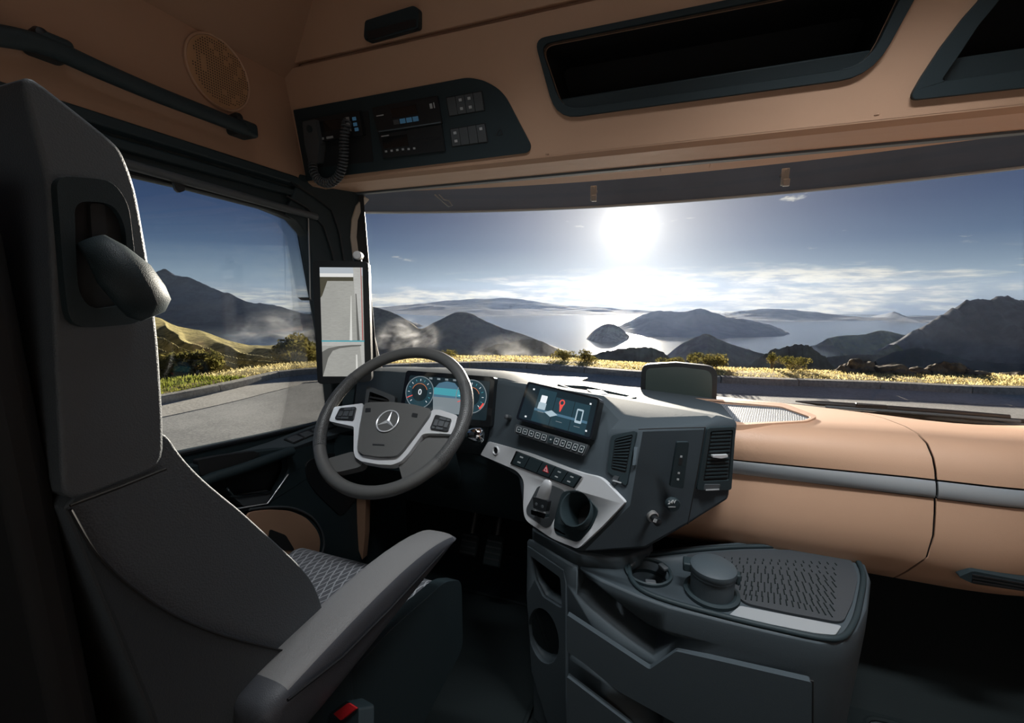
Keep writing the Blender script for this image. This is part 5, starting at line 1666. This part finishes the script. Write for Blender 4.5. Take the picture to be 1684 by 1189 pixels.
# raised rim round the tray
rim_px = [(1045, 918), (1120, 907), (1220, 899), (1340, 899), (1395, 902), (1412, 925), (1420, 950), (1412, 1000), (1402, 1028), (1384, 1048), (1350, 1049), (1282, 1035), (1193, 1014), (1105, 990), (1055, 970), (1036, 945)]
rimp = [UZ(x, y, TZ + 0.004) for x, y in rim_px]
mb = MB(); mb.tube(spline(rimp, 5, True), 0.006, 8, closed=True); mb.build('tray_rim', 'plastic', lc, smooth=60)
mt_px = [(1125, 912), (1220, 904), (1335, 904), (1388, 906), (1404, 928), (1411, 950), (1402, 990), (1386, 1024), (1300, 1008), (1222, 991), (1205, 965), (1150, 935)]
tm = thing('tray_mat', 'black ribbed rubber mat in the console tray', 'mat', UZ(1300, 950, TZ))
mb = MB(); mb.slab(rnd([UZ(x, y, TZ + 0.006) for x, y in mt_px], 0.02), V((0, 0, -0.008))); mb.build('sheet', 'mat_rubber', tm, bevel=0.001)
# ribs: rows of short strokes curving across the mat
o0 = UZ(1235, 995, TZ + 0.0065)
rib = MB()
A0, A1, B0, B1 = UZ(1225, 985, TZ + .007), UZ(1375, 1018, TZ + .007), UZ(1180, 915, TZ + .007), UZ(1385, 925, TZ + .007)
for r_i in range(10):
    for k in range(15):
        f, gq = (k + 0.5 + 0.25 * (r_i % 2)) / 15.5, (r_i + 0.5) / 10
        bend_ = 0.10 * math.sin(f * math.pi)
        gg2 = min(gq + bend_ * 0.5, 0.97)
        if f < 0.25 * (1 - gq) * 0.0: continue
        c = A0.lerp(A1, f).lerp(B0.lerp(B1, f), gg2)
        d1 = (B0.lerp(B1, f) - A0.lerp(A1, f)).normalized()
        d2 = (A1 - A0).normalized()
        sl2 = (d1 * 0.9 + d2 * (0.5 - f) * 0.9).normalized()
        lnn = 0.0095 if r_i < 7 else 0.004
        rib.tube([c - sl2 * lnn, c, c + sl2 * lnn], 0.0014, 5)
rb_ = rib.build('raised_ribs', 'rubber', tm); rb_['kind'] = 'stuff'
# metal strip along the tray front
mb = MB(); mb.slab(rnd([UZ(x, y, TZ + 0.0065) for x, y in ((1217, 996), (1384, 1029), (1374, 1044), (1340, 1041), (1198, 1012))], 0.006), V((0, 0, -0.008))); mb.build('tray_strip', 'strip', lc, bevel=0.001)
# cup holder tub with open cup
ct = thing('console_cup_holder', 'open cup holder sunk in the console tray beside the lidded cup', 'cup holder', UZ(1070, 940, TZ))
cc = UZ(1066, 942, TZ)
mb = MB(); mb.lathe(cc, V((0, 0, 1)), [(0.056, 0.0), (0.056, 0.007), (0.052, 0.009), (0.0485, 0.006), (0.0472, -0.03), (0.051, -0.03), (0.054, -0.002), (0.056, 0.0)], 36, caps=False)
mb.build('ring', 'plastic', ct)
cut(lbody, MB().lathe(cc, V((0, 0, 1)), [(0.0475, -0.065), (0.0475, 0.03)], 36))
MB().lathe(cc, V((0, 0, 1)), [(0.047, -0.064), (0.047, -0.060), (0.0, -0.0595)], 36).build('well_floor', 'rubber', ct)
for an in (40, 160, 280):
    d = V((math.cos(R(an)), math.sin(R(an)), 0))
    MB().box(cc + d * 0.044 + V((0, 0, 0.005)), (0.007, 0.012, 0.004), (d, V((-d.y, d.x, 0)), V((0, 0, 1)))).build('spring_tab', 'plastic_mid', ct, bevel=0.002)
# lidded round cup (ashtray) next to it
ac = thing('lidded_cup', 'round dark cup with closed lid standing in the console tray', 'cup', UZ(1165, 985, TZ))
cc = UZ(1172, 990, TZ + 0.004) + V((0, 0.035, 0))
MB().lathe(cc, V((0, 0, 1)), [(0.045, 0.0), (0.046, 0.045), (0.048, 0.047), (0.048, 0.053)], 36).build('cup', 'plastic_soft', ac)
MB().lathe(cc, V((0, 0, 1)), [(0.048, 0.052), (0.0495, 0.055), (0.048, 0.064), (0.041, 0.069), (0.0, 0.071)], 36).build('lid', 'plastic_soft', ac)
MB().box(cc + V((-0.051, 0.008, 0.052)), (0.012, 0.016, 0.010)).build('hinge', 'plastic', ac, bevel=0.003)
MB().box(cc + V((0.050, -0.002, 0.048)), (0.005, 0.010, 0.012)).build('catch', 'plastic', ac, bevel=0.003)
MB().lathe(cc, V((0, 0, 1)), [(0.059, -0.003), (0.059, 0.004), (0.051, 0.006), (0.046, 0.003)], 36).build('seat_ring', 'plastic', ac)

# front faces of the console: bin column and drawers
def fplane(pa, pb, d=0.004):
    o, u = UZ(*pa, 0.5), None
    return None


f0, f1, f2, f3 = UZ(866, 884, TZ), UZ(930, 925, TZ), UZ(1060, 978, TZ), UZ(1340, 1043, TZ)
def vpl(p, q, back=0.0):
    p, q = V((p.x, p.y, 0.3)), V((q.x, q.y, 0.3))
    return PL(p, q - p, (0, 0, 1))


PB1 = vpl(f0, f1)
PB2 = vpl(UZ(945, 933, TZ), UZ(1340, 1043, TZ))
dB = max((p - PB2.o).dot(PB2.n) for p in top) * 1.0 + 0.002
mb = MB(); colp = PB1.P([(867, 898), (926, 938), (930, 960), (930, 1200), (900, 1190), (874, 1105), (866, 980)], 0.004)
h1 = rnd(PB1.P([(872, 914), (921, 950), (924, 1001), (893, 982), (880, 955)], 0.004), 0.008)
el = [PB1.at(894 + 25 * math.cos(2 * math.pi * i / 28) + 2 * math.sin(2 * math.pi * i / 28), 1046 + 45 * math.sin(2 * math.pi * i / 28) + 10 * math.cos(2 * math.pi * i / 28), 0.004) for i in range(28)]
mb.slab(colp, -PB1.n * 0.012, [h1, el]); bc_ = mb.build('bin_column', 'plastic_soft', lc, bevel=0.003)
cut(lbody, MB().slab([p + PB1.n * 0.02 for p in h1], -PB1.n * 0.13))
cut(lbody, MB().slab([p + PB1.n * 0.02 for p in el], -PB1.n * 0.13))
d1 = [(932, 1011), (1000, 1056), (1068, 1101), (1112, 1071), (1200, 1091), (1334, 1122), (1334, 1240), (1110, 1189), (1017, 1137), (962, 1092), (932, 1071)]
MB().slab(rnd(PB2.P(d1, dB + 0.006), 0.005), -PB2.n * 0.014).build('drawer', 'plastic_soft', lc, bevel=0.004)
g1 = PB2.P([(931, 964), (975, 990), (1024, 1022), (1061, 1045), (1114, 1068), (1069, 1102), (1000, 1060), (931, 1014)], dB + 0.03)
cut(lbody, MB().slab(g1, -PB2.n * 0.16))
g2 = PB2.P([(931, 1070), (962, 1091), (1017, 1136), (1094, 1188), (1080, 1240), (1030, 1190), (931, 1114)], dB + 0.03)
cut(lbody, MB().slab(g2, -PB2.n * 0.16))
MB().slab(rnd(PB2.P([(932, 1113), (1030, 1188), (1060, 1215), (1060, 1260), (932, 1240)], dB + 0.006), 0.005), -PB2.n * 0.014).build('drawer', 'plastic_soft', lc, bevel=0.004)
MB().tube(PB2.P([(1112, 1068), (1200, 1089), (1337, 1120), (1337, 1230)], dB * 0.0 + dB - 0.001), 0.002, 6).build('drawer_seam', 'void', lc)
# ================================================================== driver seat
SX = -0.33
seat = thing('driver_seat', 'grey upholstered driver seat with integrated headrest and armrest', 'seat', (-0.58, 0.55, 0.0))
PSd = PL((SX, 0.3, 1.0), (0, 1, 0), (0, 0, 1))
S_ = lambda pts, d=0.0: PSd.P(pts, d)


def puff(outline, x0, x1, name, mt, parent, r=0.03, bev=0.03, seg=4, smooth=60):
    """cushion: side outline in the Y-Z plane extruded across the seat, with generous rounding"""
    pts = rnd([V((x0, p.y, p.z)) for p in outline], r, 4)
    return MB().ngon(pts, V((x1 - x0, 0, 0))).build(name, mt, parent, bevel=bev, seg=seg, smooth=smooth)


up = S_([(-10, 95), (60, 150), (165, 215), (200, 245), (222, 300), (246, 430), (262, 560), (271, 700), (271, 768), (105, 832), (100, 700), (92, 560), (78, 300), (60, 205), (-20, 150)])
up = [V((SX, 0.205, 1.415)), V((SX, 0.262, 1.378))] + S_([(205, 255), (225, 310), (246, 430), (262, 560), (270, 690), (270, 768), (105, 832), (98, 700), (90, 560), (78, 300)])
puff(up, SX, -0.83, 'headrest', 'seat_leather', seat, r=0.018, bev=0.022)
lowp = S_([(268, 700), (300, 752), (340, 793), (400, 842), (450, 888), (490, 925), (515, 955), (528, 985)]) + [V((SX, 0.46, 0.74)), V((SX, 0.44, 0.60)), V((SX, 0.25, 0.60)), V((SX, 0.235, 0.80))] + S_([(115, 850), (105, 832)])
puff(lowp, SX - 0.002, -0.84, 'backrest', 'seat_side', seat, r=0.02, bev=0.018)
# side panel below the curved seam
sidep = S_([(108, 836), (150, 905), (205, 960), (280, 1010), (360, 1043), (450, 1066), (500, 1075)], 0.0) + [V((SX, 0.42, 0.66)), V((SX, 0.25, 0.64)), V((SX, 0.225, 0.85))]
MB().slab([p + V((0.0055, 0, 0)) for p in sidep], V((-0.01, 0, 0))).build('bolster_panel', 'seat_fabric', seat, bevel=0.002)
MB().tube([p + V((0.006, 0, 0)) for p in spline(sidep[:7], 5)], 0.0014, 6).build('seam', 'void', seat)
MB().tube([p + V((0.006, 0, 0)) for p in S_([(108, 830), (190, 800), (266, 770)])], 0.0014, 6).build('seam', 'void', seat)
# rear shell, seat cushion and base
MB().slab([V((-0.345, 0.19, 1.33)), V((-0.82, 0.19, 1.33)), V((-0.82, 0.20, 0.62)), V((-0.345, 0.20, 0.62))], V((0, -0.03, 0))).build('back_shell', 'void', seat, bevel=0.01)
cu = [V((0, 0.36, 0.58)), V((0, 0.50, 0.55)), V((0, 0.70, 0.545)), V((0, 0.84, 0.555)), V((0, 0.875, 0.535)), V((0, 0.875, 0.46)), V((0, 0.36, 0.44))]
puff(cu, -0.36, -0.81, 'cushion', 'seat_weave', seat, r=0.02, bev=0.03)
puff([V((0, 0.34, 0.50)), V((0, 0.86, 0.50)), V((0, 0.87, 0.40)), V((0, 0.80, 0.36)), V((0, 0.34, 0.36))], -0.325, -0.845, 'cushion_base', 'seat_side', seat, r=0.02, bev=0.02)
MB().box((-0.585, 0.56, 0.19), (0.20, 0.24, 0.18)).build('pedestal', 'rubber', seat, bevel=0.02)
# belt outlet on the shoulder of the seat
bz = rnd(S_([(92, 288), (185, 296), (212, 335), (222, 420), (236, 515), (228, 532), (140, 540), (114, 528), (106, 470)], 0.008), 0.010)
ho_ = rnd(S_([(122, 330), (186, 334), (206, 370), (214, 500), (150, 510), (128, 480)], 0.008), 0.010)
bo_ = MB().slab(bz, -PSd.n * 0.02, [ho_]).build('belt_bezel', 'plastic', seat, bevel=0.004, seg=3)
MB().slab([p - PSd.n * 0.006 for p in ho_], -PSd.n * 0.004).build('belt_recess', 'void', seat, smooth=0)
MB().slab(rnd(S_([(148, 334), (173, 336), (178, 402), (152, 400)], 0.006), 0.003), -PSd.n * 0.006).build('belt_slot', 'void', bo_)
lev = [((150, 395), 0.006, 0.012, 0.010), ((175, 415), 0.024, 0.014, 0.014), ((205, 450), 0.036, 0.015, 0.020), ((232, 485), 0.040, 0.013, 0.020), ((246, 506), 0.038, 0.013, 0.018), ((252, 520), 0.033, 0.008, 0.010)]
rg_ = []
dirv = (PSd.at(246, 520, 0.03) - PSd.at(150, 390, 0.01)).normalized()
for (px, py), d, wn_, wt in lev:
    c = PSd.at(px, py, d)
    e1 = (PSd.n - dirv * PSd.n.dot(dirv)).normalized(); e2 = dirv.cross(e1)
    rg_.append([c + e1 * (wn_ * math.cos(2 * math.pi * i / 16)) + e2 * (wt * math.sin(2 * math.pi * i / 16)) for i in range(16)])
MB().loft(rg_).build('belt_lever', 'plastic', seat, smooth=70)
# armrest
ar = []
def arm_sec(y, xl, xr, zt, zb_):
    w_ = xr - xl
    return [V((xl, y, zt - 0.012)), V((xl + 0.003, y, zt - 0.004)), V((xl + 0.010, y, zt)), V((xl + w_ * .5, y, zt + 0.001)), V((xr - 0.016, y, zt)), V((xr - 0.006, y, zt - 0.005)), V((xr - 0.001, y, zt - 0.014)), V((xr, y, (zt + zb_) / 2)), V((xr - 0.004, y, zb_ + 0.008)), V((xr - 0.014, y, zb_)), V((xl + 0.01, y, zb_)), V((xl, y, zb_ + 0.01))]


XA0, XA1 = -0.345, -0.268
secs = []
for y, zt, zb_ in ((0.30, 0.785, 0.705), (0.315, 0.788, 0.700), (0.45, 0.793, 0.706), (0.57, 0.791, 0.714), (0.66, 0.779, 0.719), (0.72, 0.764, 0.724), (0.757, 0.750, 0.728), (0.768, 0.745, 0.731)):
    sh = 0.006 if y in (0.30, 0.768) else 0.0
    secs.append(arm_sec(y, XA0 + sh, XA1 - sh, zt - sh, zb_ + sh))
am = MB().loft(secs).build('armrest', 'armrest_pad', seat, smooth=70, sub=1)
am.data.materials.append(M['armrest_side'])
for f in am.data.polygons:
    if f.normal.x > 0.75 or f.normal.z < -0.3 or f.normal.y < -0.5: f.material_index = 1
MB().tube([p + V((0.003, 0, 0)) for p in (UX(470, 1150, XA1), UX(560, 1080, XA1), UX(640, 1000, XA1), UX(700, 935, XA1), UX(728, 905, XA1))], 0.002, 6).build('armrest_seam', 'black', am)
MB().box((-0.32, 0.42, 0.66), (0.012, 0.06, 0.08)).build('armrest_bracket', 'plastic', seat, bevel=0.008)
MB().slab(rnd([V((-0.322, 0.34, 0.66)), V((-0.322, 0.60, 0.64)), V((-0.322, 0.80, 0.60)), V((-0.322, 0.88, 0.55)), V((-0.322, 0.88, 0.36)), V((-0.322, 0.34, 0.30))], 0.03), V((-0.03, 0, 0))).build('seat_shield', 'plastic', seat, bevel=0.008)
# belt buckle
bk = thing('belt_buckle', 'seat belt buckle with red release button beside the armrest', 'buckle', UX(560, 1180, -0.27))
PK = PL(UX(560, 1178, -0.275), (0.85, -0.5, 0.1), (0.15, 0.35, 0.9))
MB().slab(rnd(PK.P([(541, 1174), (570, 1152), (590, 1164), (588, 1260), (541, 1260)], 0.0), 0.004), -PK.n * 0.022).build('body', 'plastic', bk, bevel=0.003)
MB().slab(rnd(PK.P([(548, 1174), (572, 1156), (586, 1165), (560, 1185)], 0.003), 0.003), -PK.n * 0.008).build('release_button', 'red', bk, bevel=0.002)

# ================================================================== driver door
PDo = PL((-1.045, 0.9, 0.6), (0, 1, 0), (0, 0, 1))
do = thing('door_1', 'dark inner panel of the driver door', 'door', (-1.08, 0.85, 0.0), kind='structure')
ol = [UX(520, 697, -1.11), UX(440, 716, -1.11), UX(300, 746, -1.11)]
body_px = [(260, 775), (340, 762), (430, 741), (487, 735), (515, 725), (560, 713), (600, 700), (640, 700)]
pts = [PDo.at(*p) for p in body_px]
outl = pts + [V((-1.045, 1.56, 0.05)), V((-1.045, -0.1, 0.05)), V((-1.045, -0.1, 0.80))]
rec = PDo.P([(330, 790), (345, 780), (470, 742), (476, 772), (450, 820), (436, 830), (405, 834), (360, 836), (330, 830)])
rec2 = PDo.P([(500, 760), (535, 745), (600, 745), (600, 800), (560, 850), (520, 812), (504, 790)])
tanp = [(405, 842), (440, 838), (478, 840), (505, 852), (522, 872), (528, 890), (524, 915), (500, 960), (400, 960)]
MB().slab(outl, V((-0.03, 0, 0)), [rnd(rec, 0.02)]).build('panel', 'plastic', do, bevel=0.004)
MB().slab(rnd([p + V((-0.04, 0, 0)) for p in rec], 0.02), V((-0.01, 0, 0))).build('handle_recess', 'black', do)
PSl = plane3(UX(395, 741, -1.105), UX(520, 697, -1.105), UX(487, 734, -1.04))
MB().slab(PSl.P([(330, 752), (395, 741), (440, 727), (522, 696), (600, 668), (640, 655), (640, 700), (600, 702), (560, 712), (515, 724), (487, 734), (431, 740)]), -PSl.n * 0.02).build('sill', 'plastic_soft', do, bevel=0.004)
# window switch block
wsb = MB().slab(rnd(PSl.P([(466, 722), (500, 708), (552, 690), (556, 700), (512, 716), (484, 729)], 0.004), 0.004), -PSl.n * 0.01).build('switch_block', 'black', do, bevel=0.001)
for q in ([(471, 721), (487, 715), (499, 720), (483, 727)], [(492, 713), (506, 708), (517, 713), (503, 719)], [(512, 706), (524, 702), (534, 706), (522, 711)], [(530, 700), (540, 696), (549, 700), (539, 704)]):
    MB().slab(rnd(PSl.P(q, 0.009), 0.002, 3), -PSl.n * 0.006).build('window_switch', 'plastic_mid', wsb, bevel=0.001)
MB().slab(rnd(PDo.P([(325, 757), (360, 750), (418, 742), (428, 746), (415, 756), (350, 778), (330, 782)], 0.003), 0.006), V((-0.02, 0, 0))).build('pull_pocket', 'void', do)
MB().tube(spline([PDo.at(*p, 0.02) for p in ((320, 800), (350, 786), (400, 770), (450, 752), (480, 742))], 5), 0.016, 10).build('pull_handle', 'plastic', do, smooth=60)
lv_ = MB().slab(rnd(PDo.P([(384, 818), (450, 808), (438, 828), (400, 832)], 0.004), 0.004), V((-0.03, 0, 0))).build('door_lever', 'plastic_mid', do, bevel=0.003)
MB().tube(PDo.P([(372, 801), (384, 816), (400, 815), (449, 808)], 0.006), 0.0035, 8).build('lever_edge', 'chrome', lv_)
MB().tube(PDo.P([(474, 780), (440, 828), (405, 834), (380, 838)], 0.003), 0.002, 6).build('recess_edge', 'satin', do)
MB().slab(rnd(PDo.P(tanp, 0.006), 0.03), V((-0.02, 0, 0))).build('tan_panel', 'tan_dark', do, bevel=0.006)
MB().tube(spline(PDo.P([(410, 838), (445, 834), (482, 836), (512, 850), (528, 872), (533, 895), (528, 915)], 0.004), 4), 0.004, 8).build('panel_edge', 'plastic_mid', do, smooth=60)
MB().slab(rnd(PDo.P([(444, 870), (470, 880), (485, 905), (440, 905)], 0.009), 0.01), V((-0.01, 0, 0))).build('pocket_opening', 'void', do)
MB().slab(rnd(rec2, 0.03), V((-0.01, 0, 0)))
MB().slab(rnd([p + V((0.004, 0, 0)) for p in rec2], 0.03), V((-0.01, 0, 0))).build('corner_panel', 'black', do, bevel=0.004)

# ================================================================== footwell
for i, (px, py, lab) in enumerate(((772, 895, 'dark brake pedal in the driver footwell'), (812, 905, 'dark accelerator pedal in the driver footwell'))):
    c = UY(px, py, 1.40)
    pdl = thing('pedal', lab, 'pedal', c, 'driver pedals')
    ax_ = (V((1, 0, 0)), V((0, 0.5, 0.87)), V((0, -0.87, 0.5)))
    MB().box(c, (0.035, 0.055 if i else 0.04, 0.008), ax_).build('pad', 'rubber', pdl, bevel=0.006)
    for k in range(4):
        MB().box(c + ax_[1] * (-0.03 + 0.02 * k) + ax_[2] * 0.009, (0.03, 0.003, 0.002), ax_).build('tread_bar', 'black', pdl)
    MB().tube([c - ax_[2] * 0.005, c + V((0, 0.06, 0.10)), c + V((0, 0.16, 0.22))], 0.010, 8).build('arm', 'black', pdl)
fm = thing('floor_mat', 'dark rubber driver floor mat with raised edge', 'mat', (-0.45, 1.15, 0.0))
mpts = rnd([V((-1.0, 0.70, 0.004)), V((-0.22, 0.70, 0.004)), V((-0.20, 1.30, 0.004)), V((-0.32, 1.50, 0.004)), V((-1.0, 1.50, 0.004))], 0.06)
MB().slab(mpts, V((0, 0, 0.008))).build('sheet', 'rubber', fm, bevel=0.002)
MB().tube([p + V((0, 0, 0.010)) for p in mpts], 0.008, 6, closed=True).build('raised_edge', 'rubber', fm)
pm = thing('floor_mat', 'dark rubber passenger floor mat on the foot board', 'mat', (0.87, 1.16, 0.11))
mpts = rnd([V((0.66, 1.07, 0.113)), V((1.09, 1.07, 0.113)), V((1.09, 1.27, 0.124)), V((0.66, 1.27, 0.124))], 0.05)
MB().slab(mpts, V((0, 0, 0.006))).build('sheet', 'mat_rubber', pm, bevel=0.002)
MB().tube([p + V((0, 0, 0.008)) for p in mpts], 0.007, 6, closed=True).build('raised_edge', 'rubber', pm)
